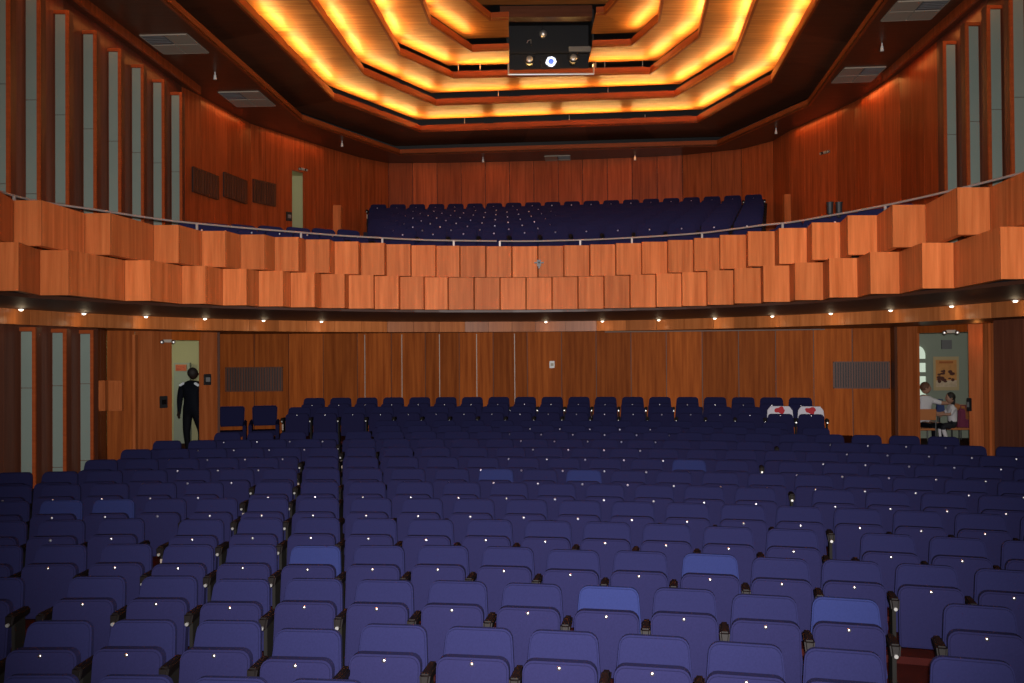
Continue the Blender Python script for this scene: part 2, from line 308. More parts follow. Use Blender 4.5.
# --- soffit under the gallery, header band
HB = [(-7.02, 4.6), (-7.0, 8.0), (-6.97, 10.5), (-6.88, 12.4), (-6.7, 13.8), (-6.3, 15.1), (-5.7, 16.3), (-5.0, 17.3), (-4.1, 18.15), (-2.6, 18.95), (-1, 19.35), (.5, 19.5), (1.8, 19.35), (3.0, 18.85),
      (4.0, 18.05), (5.0, 17.0), (5.8, 15.85), (6.3, 14.75), (6.65, 13.4), (6.8, 12.1), (6.95, 10.5), (7.05, 8.0), (7.1, 4.6)]
mb = MB(); boards(mb, HB, ZH, ZS + .05, .55, .04, .006, 1); mb.build('wall_header', M['header'], kind='structure')
mb = MB()
n = len(HB) - 1
for a, b in zip(HB, HB[1:]):
    A = Vector(a); B = Vector(b); ya = 21.5
    def out(v):
        x, y = v
        return (x * 1.45 - .2, y + 2.6) if y > 12 else (x + math.copysign(.6, x), y)
    A2 = A.lerp(Vector(out(A)), .03); B2 = B.lerp(Vector(out(B)), .03); mb.prism([A2, B2, out(B), out(A)], ZH + .012, ZH + .06, .5)
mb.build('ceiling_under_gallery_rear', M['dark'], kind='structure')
# --- balcony front line (plan), measured along its curve
DT = [(-420, 5.4), (-200, 6.9), (-60, 8.2), (27, 9.67), (98, 10.6), (166, 11.6), (214, 12.2), (253, 12.6), (287, 12.9), (318, 13.2), (345, 13.45), (373, 13.65), (399, 13.85), (424, 14.0), (450, 14.1), (520, 14.25), (560, 14.2),
      (600, 14.08), (650, 13.8), (703, 13.4), (734, 13.0), (765, 12.6), (795, 12.3), (827, 11.8), (863, 11.2), (910, 10.4), (975, 9.3), (1070, 8.0), (1220, 6.5), (1420, 5.2)]
def front(faces, off=0):
    P = []
    for a, b in faces:
        d = lerp(DT, (a + b) / 2) + off
        P += [plan(a, d), plan(b, d + .004)]
    return P
UF = [(-300, -240), (-160, -110), (-75, -40), (-30, -5), (13.5, 42), (85, 111), (154, 179.4), (202, 226), (240.7, 265), (275, 299), (306, 330), (335, 359), (361.5, 385), (387, 411), (412, 436), (437, 460)]
q = [461 + 26 * i for i in range(10)]
UF += [(a, a + 25) for a in q[:-1]] + [(695, 720.4), (721, 747), (749, 776), (780, 808), (813, 841.6), (849, 878.6), (894, 927.4), (959, 992), (1050, 1090), (1160, 1215), (1310, 1380)]
LF = [(-220, -165), (-115, -70), (-60, -25), (-10, 19), (40, 69), (125, 151), (182, 206), (223, 247), (259, 283.4), (291, 315), (321.5, 345), (349, 374), (375, 399), (400.6, 424), (425, 448)]
q = [449 + 26 * i for i in range(10)]
LF += [(a, a + 25) for a in q[:-1]] + [(682.7, 707), (708, 734), (735, 761.5), (764, 790.4), (795.5, 824), (830, 858.4), (871, 900.5), (923, 955), (1001.5, 1045), (1100, 1150), (1225, 1290)]
UP_F = front(UF, 0); LO_F = front(LF, .03)
def facade(name, P, z0, z1):
    mb = MB(); t = .14
    for i, (a, b) in enumerate(zip(P, P[1:])):
        a = Vector(a); b = Vector(b); d = b - a
        if d.length < .004: continue
        r0 = Vector((.75 * math.tanh(a.x / 2.5), .8)) * t; r1 = Vector((.75 * math.tanh(b.x / 2.5), .8)) * t
        g = d.normalized() * .004
        mb.prism([a + g, b - g, b + r1, a + r0], z0, z1)
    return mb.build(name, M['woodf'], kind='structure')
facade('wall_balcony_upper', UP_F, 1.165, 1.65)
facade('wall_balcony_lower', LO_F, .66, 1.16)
# gallery slab: dark soffit below, floor above
def fan(mb, inner, outer, z0, z1):
    n = 60
    def res(P):
        P = [Vector(p) for p in P]; L = [0]
        for a, b in zip(P, P[1:]): L.append(L[-1] + (b - a).length)
        o = []
        for i in range(n + 1):
            s_ = L[-1] * i / n; j = max(k for k in range(len(L)) if L[k] <= s_ + 1e-9); j = min(j, len(P) - 2)
            o.append(P[j].lerp(P[j + 1], (s_ - L[j]) / max(1e-6, L[j + 1] - L[j])))
        return o
    I = res(inner); O = res(outer)
    for i in range(n): mb.prism([I[i], I[i + 1], O[i + 1], O[i]], z0, z1, .5)
SM = [(v[0] * 1.02, v[1] * 1.02) for v in [plan(p, d + .30) for p, d in DT]]
SO = [(-7.1, 4.8)] + [(x, y + .1) for x, y in HB[1:-1]] + [(7.15, 4.7)]
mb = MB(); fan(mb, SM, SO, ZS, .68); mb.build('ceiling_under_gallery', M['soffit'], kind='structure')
# --- gallery walls
GL = [(-7.2, -1.5), (-7.0, 14.2), (-6.85, 18.9)]
GL2 = [(-6.85, 18.9), (-6.70, 19.6), (-6.30, 22.0), (-4.85, 24.9)]
GLD = (-5.55, 23.5)
GB = [(-4.85, 24.9)] + [(-4.3, 25.9)] + arc(41.0, -3.6, 4.9, 12)
GR = [(7.10, 23.1), (7.75, 20.4), (7.86, 18.3), (7.75, 16.45)]
GR2 = [(7.75, 16.45), (7.6, 14.4), (7.2, -1.5)]
d0, d1 = Vector((-5.63, 23.35)), Vector((-5.42, 23.76))       # gallery doorway
mb = MB(); boards(mb, GB + [(6.4, 25.15), (7.0, 24.2), (7.10, 23.1)], 2.2, ZC, .84, .05, .014, 1)
mb.build('wall_gallery_back', M['woodu'], kind='structure')
mb = MB(); boards(mb, [GL2[0], GL2[1], GL2[2], d0], 1.0, ZC, .6, .05, .012, 1)
boards(mb, [d1, GL2[3]], 1.0, ZC, .5, .05, .012, 1)
mb.prism([d0, d1, d1 + Vector((-.1, .06)), d0 + Vector((-.1, .06))], 4.72, ZC)
mb.build('wall_gallery_left_rear', M['woodu'], kind='structure')
mb = MB(); boards(mb, GR, 1.0, ZC, .62, .05, .012, 1); mb.build('wall_gallery_right_rear', M['woodu'], kind='structure')
mb = MB(); boards(mb, GL, .7, ZC, .87, .05, .01, 1); mb.build('wall_gallery_left', M['fin'], kind='structure')
mb = MB(); boards(mb, GR2, .7, ZC, .87, .05, .01, 1); mb.build('wall_gallery_right', M['fin'], kind='structure')
# gallery floor: flat promenade then the stepped block
mb = MB(); fan(mb, SM, [(-7.1, 4.8), (-7.0, 14), (-6.8, 19), (-6.2, 22), (-4.9, 24.8), (-3.5, 25.8), (0, 26.4), (4.5, 26), (6.5, 25), (7.2, 23), (7.7, 20), (7.6, 14), (7.3, 4.7)], .70, 1.05)
for j in range(11):
    R = 39.2 - .95 * j; z = 3.20 - .2 * j + (.05 if j == 0 else 0)
    def th(px):                                        # side aisles of the block run straight back
        lo, hi = -.3, .5
        for _ in range(40):
            m_ = (lo + hi) / 2; x, y = pol(R, m_)
            if x / y < (px - 512) / FPX: lo = m_
            else: hi = m_
        return lo
    if j < 10: ring(mb, R - .4, R + (.55 if j else 1.3), z, .9, th(366), th(766), 24, False)
mb.build('floor_gallery', M['gcarpet'], kind='structure')

# ============================================================ CEILING TIERS
def line(pts, z): return [Vector(at(px, py, z)[:2]) for px, py in pts]
TA = line([(168, 4), (302, 121), (400, 155), (717, 146), (808, 106), (882, 4)], 5.57)
TB = line([(238, 3), (334, 100), (421, 132), (697, 122.6), (771, 82), (816, 3)], 5.9)
TC = line([(310, 0), (364, 75), (436, 105.7), (674, 97.5), (733, 62), (756, 0)], 6.3)
TD = line([(369, 0), (400, 55), (453, 78.5), (650, 74), (698, 38), (707, 0)], 6.7)
TE = line([(422, 0), (431, 24), (472, 51.7), (631, 46), (658, 22), (661.5, 0)], 7.1)
TF = line([(455, -25), (466, 0), (491, 20), (604, 14), (620, -4), (628, -30)], 7.5)
def ext(T):                                            # carry the side runs on towards the stage
    a = (T[0] - T[1]).normalized(); b = (T[-1] - T[-2]).normalized()
    T = list(T); T[0] = T[1] + a * ((T[1].y - 3) / abs(a.y)); T[-1] = T[-2] + b * ((T[-2].y - 3) / abs(b.y)); return T
TA, TB, TC, TD, TE, TF = [ext(T) for T in (TA, TB, TC, TD, TE, TF)]
def offset(T, d):                                      # outwards, mitred
    out = []
    for i, p in enumerate(T):
        ns = []
        if i: e = (p - T[i - 1]).normalized(); ns.append(Vector((-e.y, e.x)))
        if i < len(T) - 1: e = (T[i + 1] - p).normalized(); ns.append(Vector((-e.y, e.x)))
        n = sum(ns, Vector((0, 0))); n.normalize(); k = n.dot(ns[0]); out.append(p + n * (d / max(.4, k)))
    return out
def tier(name, near, far, z, mat, skip=None, lipskip=None):
    root = mb = MB()
    for i in range(len(near) - 1):
        if skip and i == skip: continue
        a, b, c, d = near[i], near[i + 1], far[i + 1], far[i]
        # split along the run for plank joints
        n = max(1, round((b - a).length / 1.5))
        for j in range(n):
            p, q_ = a.lerp(b, j / n), a.lerp(b, (j + 1) / n); r, s_ = d.lerp(c, (j + 1) / n), d.lerp(c, j / n)
            mb.prism([p, q_, r, s_], z, z + .05)
    mb.build('ceiling_' + name, mat, kind='structure')
    mb = MB(); f2 = offset(near, .05)
    for i in range(len(near) - 1):
        if skip and i == skip: continue
        mb.prism([near[i], near[i + 1], f2[i + 1], f2[i]], z - .004, z + .17, .4)
    trim(mb, M['lip'])
WALLC = [(-7.3, 3)] + GL[1:] + GL2[1:] + GB[1:] + [(6.4, 25.15), (7.0, 24.2)] + GR + [(7.6, 14.4), (7.3, 3)]
mb = MB()
def fan2(mb, inner, outer, z0, z1):
    # outer soffit: strips from the inner polygon to the wall
    pts_o = [Vector(p) for p in outer]
    key_o = [pts_o[0], Vector((-6.55, 20.8)), Vector((-3.9, 26.3)), Vector((5.9, 25.9)), Vector((7.8, 20.4)), pts_o[-1]]
    for i in range(5): mb.prism([inner[i], inner[i + 1], key_o[i + 1] * 1.0, key_o[i]], z0, z1, .4)
fan2(mb, TA, WALLC, ZC, ZC + .05)
mb.prism([(-7.4, 3), (-7.4, 27), (-6.5, 27), (-6.45, 20.7), (-6.9, 3)], ZC + .002, ZC + .05, .4)
mb.prism([(-7, 20.5), (-7, 27.5), (8.5, 27.5), (8.5, 20.5), (7.7, 20.5), (5.8, 25.8), (-3.8, 26.2), (-6.4, 20.7)], ZC + .003, ZC + .05, .4)
mb.prism([(7.1, 3), (7.7, 20.6), (8.5, 20.6), (8.5, 3)], ZC + .002, ZC + .05, .4)
mb.build('ceiling_outer', M['plank'], kind='structure')
mb = MB(); f2 = offset(TA, .05)
for i in range(5): mb.prism([TA[i], TA[i + 1], f2[i + 1], f2[i]], ZC - .004, ZC + .16, .4)
trim(mb, M['lip'])
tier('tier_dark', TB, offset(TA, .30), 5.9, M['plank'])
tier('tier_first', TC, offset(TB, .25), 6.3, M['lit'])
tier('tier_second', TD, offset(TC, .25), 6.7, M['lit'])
# tiers three and four stop either side of the projector bay
def cut(T, xa, xb):
    a, b = T[2], T[3]; ta = (xa - a.x) / (b.x - a.x); tb = (xb - a.x) / (b.x - a.x); return T[:3] + [a.lerp(b, ta), a.lerp(b, tb)] + T[3:]
BXa, BXb = atd(509, 50, 21.6).x, atd(591, 50, 21.6).x
o1 = offset(TD, .25); o2 = offset(TE, .25)
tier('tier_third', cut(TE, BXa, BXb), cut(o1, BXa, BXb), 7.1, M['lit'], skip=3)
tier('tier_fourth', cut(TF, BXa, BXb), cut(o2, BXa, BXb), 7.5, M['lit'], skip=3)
mb = MB(); mb.box(-8.5, 9, 1, 29, 8.6, 8.7); mb.box(-8.5, 9, 28.5, 28.6, 5.6, 8.6); mb.box(-8.5, -8.4, 1, 28.5, 5.6, 8.6); mb.box(8.9, 9, 1, 28.5, 5.6, 8.6); mb.build('ceiling_void', M['black'], kind='structure')
mb = MB(); p = atd(500, 12, 20.9); q_ = atd(592, 9, 20.9)
mb.box(p.x, q_.x, p.y - .05, p.y + .25, p.z - .14, p.z + .12, tint=.2)
trim(mb, M['plank'])
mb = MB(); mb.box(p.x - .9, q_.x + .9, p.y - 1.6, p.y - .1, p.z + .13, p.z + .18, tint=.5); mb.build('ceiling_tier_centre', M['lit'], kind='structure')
# cove lamps: one strip for each run, resting on the tier below
WARM = (1.0, .57, .18)
def cove(T, z, k, skipx=None):
    bt = MB()
    if True:
     for i in range(len(T) - 1):
        a, b = T[i], T[i + 1]; L = (b - a).length; n = max(1, round(L / (1.9 if i == 2 else 1.6)))
        for j in range(n):
            c = a.lerp(b, (j + .5) / n); 
            if c.y < 7: continue
            if skipx and i == 2 and skipx[0] < c.x < skipx[1]: continue
            e = (b - a).normalized(); nn = Vector((-e.y, e.x)); c2 = c + nn * .025
            p0 = c2 - e * (L / n * .43); p1 = c2 + e * (L / n * .43); s4 = nn * .022
            bt.prism([p0 - s4, p1 - s4, p1 + s4, p0 + s4], z + .172, z + .19, .5)
            o = area('cove_lamp', (c2.x, c2.y, z + .225), (c2.x + nn.x * -.0, c2.y, z + 2), L / n * .82, .05, k * L / n, WARM)
            o.rotation_euler = (pi, 0, -math.atan2(e.y, e.x)); Z_ = (nn.to_3d() * .42 + Vector((0, 0, -.90))).normalized(); X_ = e.to_3d(); Y_ = Z_.cross(X_)
            o.rotation_euler = Matrix(((X_.x, Y_.x, Z_.x), (X_.y, Y_.y, Z_.y), (X_.z, Y_.z, Z_.z))).to_euler()
    trim(bt, M['plank'])
COVE = 9.5  # lamp battens and their lamps
cove(TB, 5.9, COVE); cove(TC, 6.3, COVE); cove(TD, 6.7, COVE); cove(TE, 7.1, COVE * .8, (BXa, BXb))
# foyers behind the two stalls doorways and the gallery doorway
mb = MB(); mb.box(-9.6, -6.0, 22.2, 22.3, -2.3, 1.0); mb.box(-9.6, -9.5, 17, 22.2, -2.3, 1.0); mb.box(-9.6, -6, 17, 22.2, .5, .6); mb.box(-6.1, -6.0, 20.7, 22.2, -2.3, 1); mb.build('wall_foyer_left', M['plaster'], kind='structure')
mb = MB(); mb.box(-9.6, -6.9, 17, 20, -2.3, -2.165); mb.box(-9.6, -6.1, 20, 22.2, -2.3, -2.165)
mb.box(7.75, 12.5, 14, 23, -2.3, -2.165); mb.build('floor_foyer', M['carpet'], kind='structure')
mb = MB(); mb.box(7.9, 12.5, 22.0, 22.1, -2.3, 1.2); mb.box(12.4, 12.5, 13.5, 22, -2.3, 1.2); mb.box(7.9, 12.5, 13.5, 22, .75, .85); mb.box(7.9, 12.5, 13.4, 13.5, -2.3, 1.2); mb.build('wall_foyer_right', M['plasterg'], kind='structure')
mb = MB(); mb.box(-8.2, -5.2, 25.6, 25.7, 1, 5.5); mb.box(-8.3, -8.2, 22, 25.6, 1, 5.5); mb.prism([(-8.2, 22.4), (-6.4, 22.4), (-5.1, 25.0), (-5.1, 25.6), (-8.2, 25.6)], 5.0, 5.1); mb.prism([(-8.2, 22.4), (-6.4, 22.4), (-5.1, 25.0), (-5.1, 25.6), (-8.2, 25.6)], 2.0, 2.1)
mb.build('wall_foyer_gallery', M['plaster'], kind='structure')
# ============================================================ SIDE WALL FINS (brown pilaster with a pale upright panel facing the stage)
def fin(loc, z0, z1, side, mirror, label, group, splits):
    # side -1: left wall; the pale panel faces the stage (-y), the timber edge faces the hall
    r = empty('wall_fin', (loc[0], loc[1], z0), 0, label, 'wall fin', group); h = z1 - z0
    w = .20; s = -side                                  # s = direction into the hall
    mb = MB(); mb.box(min(0, s * (w + .03)), max(0, s * (w + .03)), .0, .14, 0, h, tint=.35); mb.build('timber_core', M['fin'], r)
    mb = MB(); x0 = s * .02; x1 = s * (w - .02)
    zs = [0] + [h * f for f in splits] + [h - .06]
    for a, b in zip(zs, zs[1:]): mb.box(min(x0, x1), max(x0, x1), -.022, .0, a + .004, b - .004)
    mb.build('pale_panel', M['glass'], r, bevel=.004)
    mb = MB(); x0 = s * (w - .02); x1 = s * (w + .03)
    mb.box(min(x0, x1), max(x0, x1), -.03, .005, 0, h, tint=.7); mb.build('timber_edge', M['lip'], r)
    mb = MB(); mb.box(min(0, s * (w - .022)), max(0, s * (w - .022)), -.03, -.001, h - .055, h, tint=.6); mb.build('top_cap', M['lip'], r)
    return r
for i, (px, ztop) in enumerate([(2, 0), (33, 0), (62, 0), (90, 0), (115, 0), (138, 0), (159, 0), (177, 0)]):
    k = (px - 512) / FPX; y = 14.0
    for _ in range(20):
        x = lerp([(2, -7.1), (14.2, -7.0), (18.9, -6.85)], y) + .11; y = x / k
    fin((x - .11, y), 1.05, ZC - .28, -1, False, 'pale upright panel on brown fin, left gallery wall, %s fin counted from the left edge' % ORD[i + 1], 'fins on the left gallery wall', [.3, .62])
for i, px in enumerate([28, 59, 86.5]):
    k = (px - 512) / FPX; y = 14.0
    for _ in range(20): x = lerp([(2, -7.2), (15.3, -6.98)], y) + .11; y = x / k
    fin((x - .11, y), -2.7, ZH - .03, -1, False, 'pale green upright panel on brown fin, left stalls wall below gallery, %s from the left' % ORD[i + 1], 'fins on the left stalls wall', [.32, .72])
for i, (pt, pb) in enumerate([(946, 954), (968, 977), (990, 999), (1013, 1022)]):
    px = pb - 1; k = (px - 512) / FPX; y = 14.0
    for _ in range(20): x = lerp([(2, 7.2), (14.4, 7.6), (18.3, 7.86)], y) - .11; y = x / k
    fin((x + .11, y), 1.05, ZC - .28, 1, True, 'pale upright panel on brown fin, right gallery wall, %s fin counted from the hall rear' % ORD[i + 1], 'fins on the right gallery wall', [.3, .62])
# crown rail and the warm lamps that wash the tops of the gallery walls
mb = MB(); ribbon(mb, [(-6.72, 3), (-6.62, 14.2), (-6.45, 18.9)], ZC - .16, ZC, .05); trim(mb, M['woodu'])
mb = MB(); ribbon(mb, [(7.52, 18.3), (7.26, 14.4), (6.9, 3)], ZC - .16, ZC, .05); trim(mb, M['woodu'])
WASH = (1, .34, .08)
def wash(a, b, z, p, into):
    a = Vector(a); b = Vector(b); n = max(1, round((b - a).length / 2.2))
    for j in range(n):
        c = a.lerp(b, (j + .5) / n); e = (b - a).normalized()
        o = area('wall_washer', (c.x, c.y, z), (c.x, c.y, z - 1), (b - a).length / n * .8, .05, p, WASH)
        o.rotation_euler = Matrix(((e.x, -e.y, 0), (e.y, e.x, 0), (0, 0, 1))).to_euler()
WP = 2.8
wash((-6.80, 6), (-6.72, 14.2), ZC - .03, WP, 1); wash((-6.72, 14.2), (-6.6, 18.7), ZC - .03, WP, 1)
wash((-6.55, 19.6), (-6.2, 21.8), ZC - .03, WP, 1); wash((-6.1, 22.1), (-4.8, 24.6), ZC - .03, WP, 1)
wash((7.6, 18.2), (7.45, 14.4), ZC - .03, WP, 1); wash((7.4, 14.2), (7.1, 6), ZC - .03, WP, 1); wash((7.62, 20.2), (7.74, 18.4), ZC - .03, WP * 1.5, 1); wash((7.0, 23.0), (7.58, 20.6), ZC - .03, WP * 1.3, 1)
for xa, xb in ((-3.6, 0), (.2, 4.6)): wash((xa, 25.95), (xb, 26.3 if xb < 2 else 25.7), ZC - .03, WP * .5, 1)

# ============================================================ GRILLES
def grille(px0, px1, py0, py1, dep0, dep1, n, label):
    a = atd(px0, (py0 + py1) / 2, dep0); b = atd(px1, (py0 + py1) / 2, dep1)
    z1 = atd((px0 + px1) / 2, py0, (dep0 + dep1) / 2).z; z0 = atd((px0 + px1) / 2, py1, (dep0 + dep1) / 2).z
    e = Vector((b.x - a.x, b.y - a.y)); L = e.length; rz = math.atan2(e.y, e.x)
    r = empty('wall_grille', (a.x, a.y, z0), rz, label, 'wall grille', 'slatted grilles in the timber walls'); h = z1 - z0
    mb = MB(); mb.box(0, L, -.012, .015, 0, h); mb.build('backing', M['black'], r)
    mb = MB()
    for i in range(n): x = L * (i + .5) / n; mb.box(x - L / n * .30, x + L / n * .30, -.035, -.012, .01, h - .01, tint=.4)
    mb.build('slats', M['dark'], r)
    mb = MB()
    for q_ in ((0, L, 0, .02), (0, L, h - .02, h), (0, .02, 0, h), (L - .02, L, 0, h)): mb.box(q_[0], q_[1], -.04, -.01, q_[2], q_[3], tint=.3)
    mb.build('frame', M['dark'], r)
def on_back(px, R=34.97):                              # depth of the back arc along a pixel column
    k = (px - 512) / FPX; y = 20
    for _ in range(30): y = CY + math.sqrt(max(1, R * R - (k * y - CX) ** 2))
    return y
grille(225.5, 283, 367, 391.5, on_back(225.5), on_back(283), 22, 'wide slatted grille in the stalls back wall beside the left doorway')
grille(833, 890, 361.5, 388.5, on_back(833), on_back(890), 22, 'wide slatted grille in the stalls back wall beside the right doorway')
def on_seg(px, a, b):
    k = (px - 512) / FPX; a = Vector(a); b = Vector(b); d = b - a
    t = (a.x - k * a.y) / (k * d.y - d.x); return (a + d * t).y
for p0, p1, y0, y1, nm_ in ((192.5, 217.5, 171.5, 196, 'nearest the pale fins'), (223.5, 246, 176.5, 200.5, 'middle of the three'), (253, 275, 181.5, 204.5, 'nearest the gallery doorway')):
    sg = (GL2[1], GL2[2]) if p1 < 256 else (GL2[2], GL2[3])
    grille(p0, p1, y0, y1, on_seg(p0, *sg) - .03, on_seg(p1, *sg) - .03, 9, 'small slatted grille on the left gallery wall, ' + nm_)

# ============================================================ GALLERY RAIL
RP = [(v[0] * 1.016, v[1] * 1.016) for v in [plan(p, d + .40 * min(1, max(0, (abs(p - 525) - 300) / 180))) for p, d in DT]]
def smooth(P, n=24):
    P = [Vector(p) for p in P]; out = []
    for i in range(len(P) - 1):
        p0 = P[max(i - 1, 0)]; p1 = P[i]; p2 = P[i + 1]; p3 = P[min(i + 2, len(P) - 1)]
        for j in range(n):
            t = j / n; out.append(.5 * ((2 * p1) + (p2 - p0) * t + (2 * p0 - 5 * p1 + 4 * p2 - p3) * t * t + (3 * p1 - p0 - 3 * p2 + p3) * t ** 3))
    return out + [P[-1]]
RS = smooth(RP)
def rail(sel, label, posts, zb=1.76):
    r = empty('handrail', (0, 0, 1.6), 0, label, 'handrail', 'steel handrails on the gallery front')
    mb = MB(); mb.tube([(p.x, p.y, zb - 1.6) for p in sel], .013, 8); mb.build('rail_tube', M['rail'], r, smooth=True)
    for px in posts:
        k = (px - 512) / FPX; p = min(sel, key=lambda v: abs(v.x / v.y - k)); p2 = p
        mb = MB(); mb.box(p2.x - .014, p2.x + .014, p2.y - .012, p2.y + .012, .03, zb - 1.6); mb.box(p2.x - .03, p2.x + .03, p2.y - .03, p2.y + .03, .02, .035); mb.build('post', M['rail'], r)
rail([p for p in RS if (p.x / p.y) * FPX + 512 < 500.5], 'painted steel handrail along the left half of the gallery front', [13, 198, 302, 383, 454.5])
rail([p for p in RS if (p.x / p.y) * FPX + 512 > 500.5], 'painted steel handrail along the right half of the gallery front', [502, 581, 632, 703.6, 784, 886, 973])

# ============================================================ SEAT
def seat_proto(back_mat):
    r = empty('theatre_seat', (0, 0, 0))
    def slab(mb, prof_w, zs, ys, t, nx=1):
        # rounded trapezoid slab: outline in (x,z), swept over thickness t along y; ys = (y at bottom, y at top)
        (wb, wt), (z0, z1), rad = prof_w, zs, .066
        out = []
        def cor(cx, cz, a0, a1, rr):
            for i in range(5): a = a0 + (a1 - a0) * i / 4; out.append((cx + rr * cos(a), cz + rr * sin(a)))
        cor(wt / 2 - rad, z1 - rad, 0, pi / 2, rad); cor(-wt / 2 + rad, z1 - rad, pi / 2, pi, rad)
        cor(-wb / 2 + .02, z0 + .02, pi, 1.5 * pi, .02); cor(wb / 2 - .02, z0 + .02, 1.5 * pi, 2 * pi, .02)
        n = len(out); f = lambda z: ys[0] + (ys[1] - ys[0]) * (z - z0) / (z1 - z0)
        vs = [(x, f(z), z) for x, z in out] + [(x, f(z) + t, z) for x, z in out]
        mb.add(vs, [list(range(n)), list(range(n, 2 * n))[::-1]] + [[i, n + i, n + (i + 1) % n, (i + 1) % n] for i in range(n)])
    mb = MB(); slab(mb, (.505, .435), (.36, .855), (.115, .245), .055); mb.build('backrest', back_mat, r, smooth=True, bevel=.011, seg=3)
    mb = MB(); slab(mb, (.455, .455), (.30, .742), (-.055, .01), .085); st = mb.build('tip_up_seat', M['fabric2'], r, smooth=True, bevel=.012, seg=3)
    mb = MB(); mb.ball((0, -.004, .712), .0155, .011, .0155, 14); mb.build('button', M['chrome'], st, smooth=True)
    def armrest(s):
        x = s * .275
        mb = MB(); mb.hexa([(x - .026, -.110, .575), (x + .026, -.110, .575), (x + .026, .185, .600), (x - .026, .185, .600)],
                           [(x - .036, -.085, .665), (x + .036, -.085, .665), (x + .032, .185, .660), (x - .032, .185, .660)])
        a = mb.build('armrest', M['arm'], r, smooth=True, bevel=.014, seg=3)
        mb = MB(); mb.cyl((x, -.118, .596), (x, -.09, .596), .013, .014, 12); mb.build('bolt', M['steel'], a, smooth=True)
        mb = MB(); mb.box(x - .013, x + .013, -.03, .13, 0, .60); mb.box(x - .03, x + .03, -.06, .18, 0, .012); mb.box(x - .018, x + .018, -.04, .02, .20, .32)
        l = mb.build('leg', M['legm'], r, bevel=.003)
        if s < 0: mb = MB(); mb.box(x - .015, x + .015, -.038, -.031, .42, .54); mb.build('end_plate', M['strip'], l)
        return [a, l]
    A = armrest(1); B = armrest(-1)
    return r, B
proto, leftarm = seat_proto(M['fabric'])
PT = tree(proto)
bluemesh = None
for c in kids(proto):
    if c.name.startswith('backrest'):
        bluemesh = (c.data, c.data.copy()); bluemesh[1].materials.clear(); bluemesh[1].materials.append(M['fabricb'])
BLUE = {(2, 8), (2, 11), (3, 5), (3, 11), (5, 1), (5, 2), (7, 11), (7, 13), (8, 14)}
first = True
def put_seat(x, y, z, rz, label, group, left=False, blue=False):
    global first
    o = copy_tree(PT, None, {bluemesh[0]: bluemesh[1]} if blue else None, () if left else leftarm)
    o.location = (x, y, z); o.rotation_euler = (0, 0, rz); tag(o, label, 'theatre seat', group)
    return o
for k in sorted(ROWS):
    R, z, L = ROWS[k]; prev = None
    for i, (t, dr) in enumerate(L):
        x, y = pol(R + dr, t); st = .55 / R
        left = prev is None or t - prev > st * 1.15
        rown = 'nearest row' if k == 0 else 'rearmost raised row' if k == 15 else 'raised row with white covers' if k == 14 else ORD[k + 1] + ' row from the stage'
        lab = '%s tip-up theatre seat, %s, %s from the left' % ('bright blue backed' if (k, i) in BLUE else 'navy', rown, ORD[i + 1])
        put_seat(x, y, z - .715, -t, lab, 'stalls seats', left, (k, i) in BLUE); prev = t
        if k == 14 and i in (17, 18):
            # white printed cover over the head of the backrest
            rr = empty('seat_cover', (x, y, z - .715), -t, 'white cloth cover with red print over a raised-row seat back, %s of the two' % ('left' if i == 17 else 'right'), 'seat cover', 'white seat covers')
            mb = MB()
            def outl(e): return [(-.225 - e, .66), (-.213 - e, .80), (-.17, .862 + e), (.17, .862 + e), (.213 + e, .80), (.225 + e, .66)]
            o1_ = outl(.012); f = lambda z_: .115 + .13 * (z_ - .36) / .495
            vs = [(a, f(b) - .016, b) for a, b in o1_] + [(a, f(b) + .075, b) for a, b in o1_]; nn = len(o1_)
            mb.add(vs, [list(range(nn))[::-1], list(range(nn, 2 * nn))] + [[j, j + 1, nn + j + 1, nn + j] for j in range(nn - 1)])
            mb.build('cloth', M['cloth'], rr)
            mb = MB(); P_ = []
            for j in range(28):
                a = 2 * pi * j / 28; rd = .085 * (1 + .16 * sin(3 * a + i) + .10 * cos(5 * a))
                P_.append((rd * cos(a) * 1.1, rd * sin(a) * .72 + .80))
            vs = [(a, f(b) - .020, b) for a, b in P_] + [(a, f(b) - .017, b) for a, b in P_]
            mb.add(vs, [list(range(28))[::-1], list(range(28, 56))] + [[j, (j + 1) % 28, 28 + (j + 1) % 28, 28 + j] for j in range(28)])
            mb.build('red_motif', M['red'], rr)
# gallery: top row and the two side runs one by one
for i in range(20):
    t = -.0118 + (.2580) * i / 19; x, y = pol(39.2, t)
    put_seat(x, y, 3.25, -t, 'navy gallery seat in the topmost row, %s from the left' % ORD[i + 1], 'top gallery row', i == 0)
for i, px in enumerate([202, 225.6, 252, 280, 307.7, 333, 358]):
    x, y = plan(px, 12.8 + .38 * i)
    put_seat(x, y, 1.03 + .03 * i, .777, 'navy gallery seat behind the handrail left of the stepped block, %s from the left' % ORD[i + 1], 'left side gallery seats', i == 0)
for i, px in enumerate([781.7, 809.6, 836.5, 864, 891.4]):
    x, y = plan(px, 13.7 - .41 * i)
    put_seat(x, y, 1.09 + .0 * i, -.82, 'navy gallery seat behind the handrail right of the stepped block, %s from the left' % ORD[i + 1], 'right side gallery seats', i == 0)
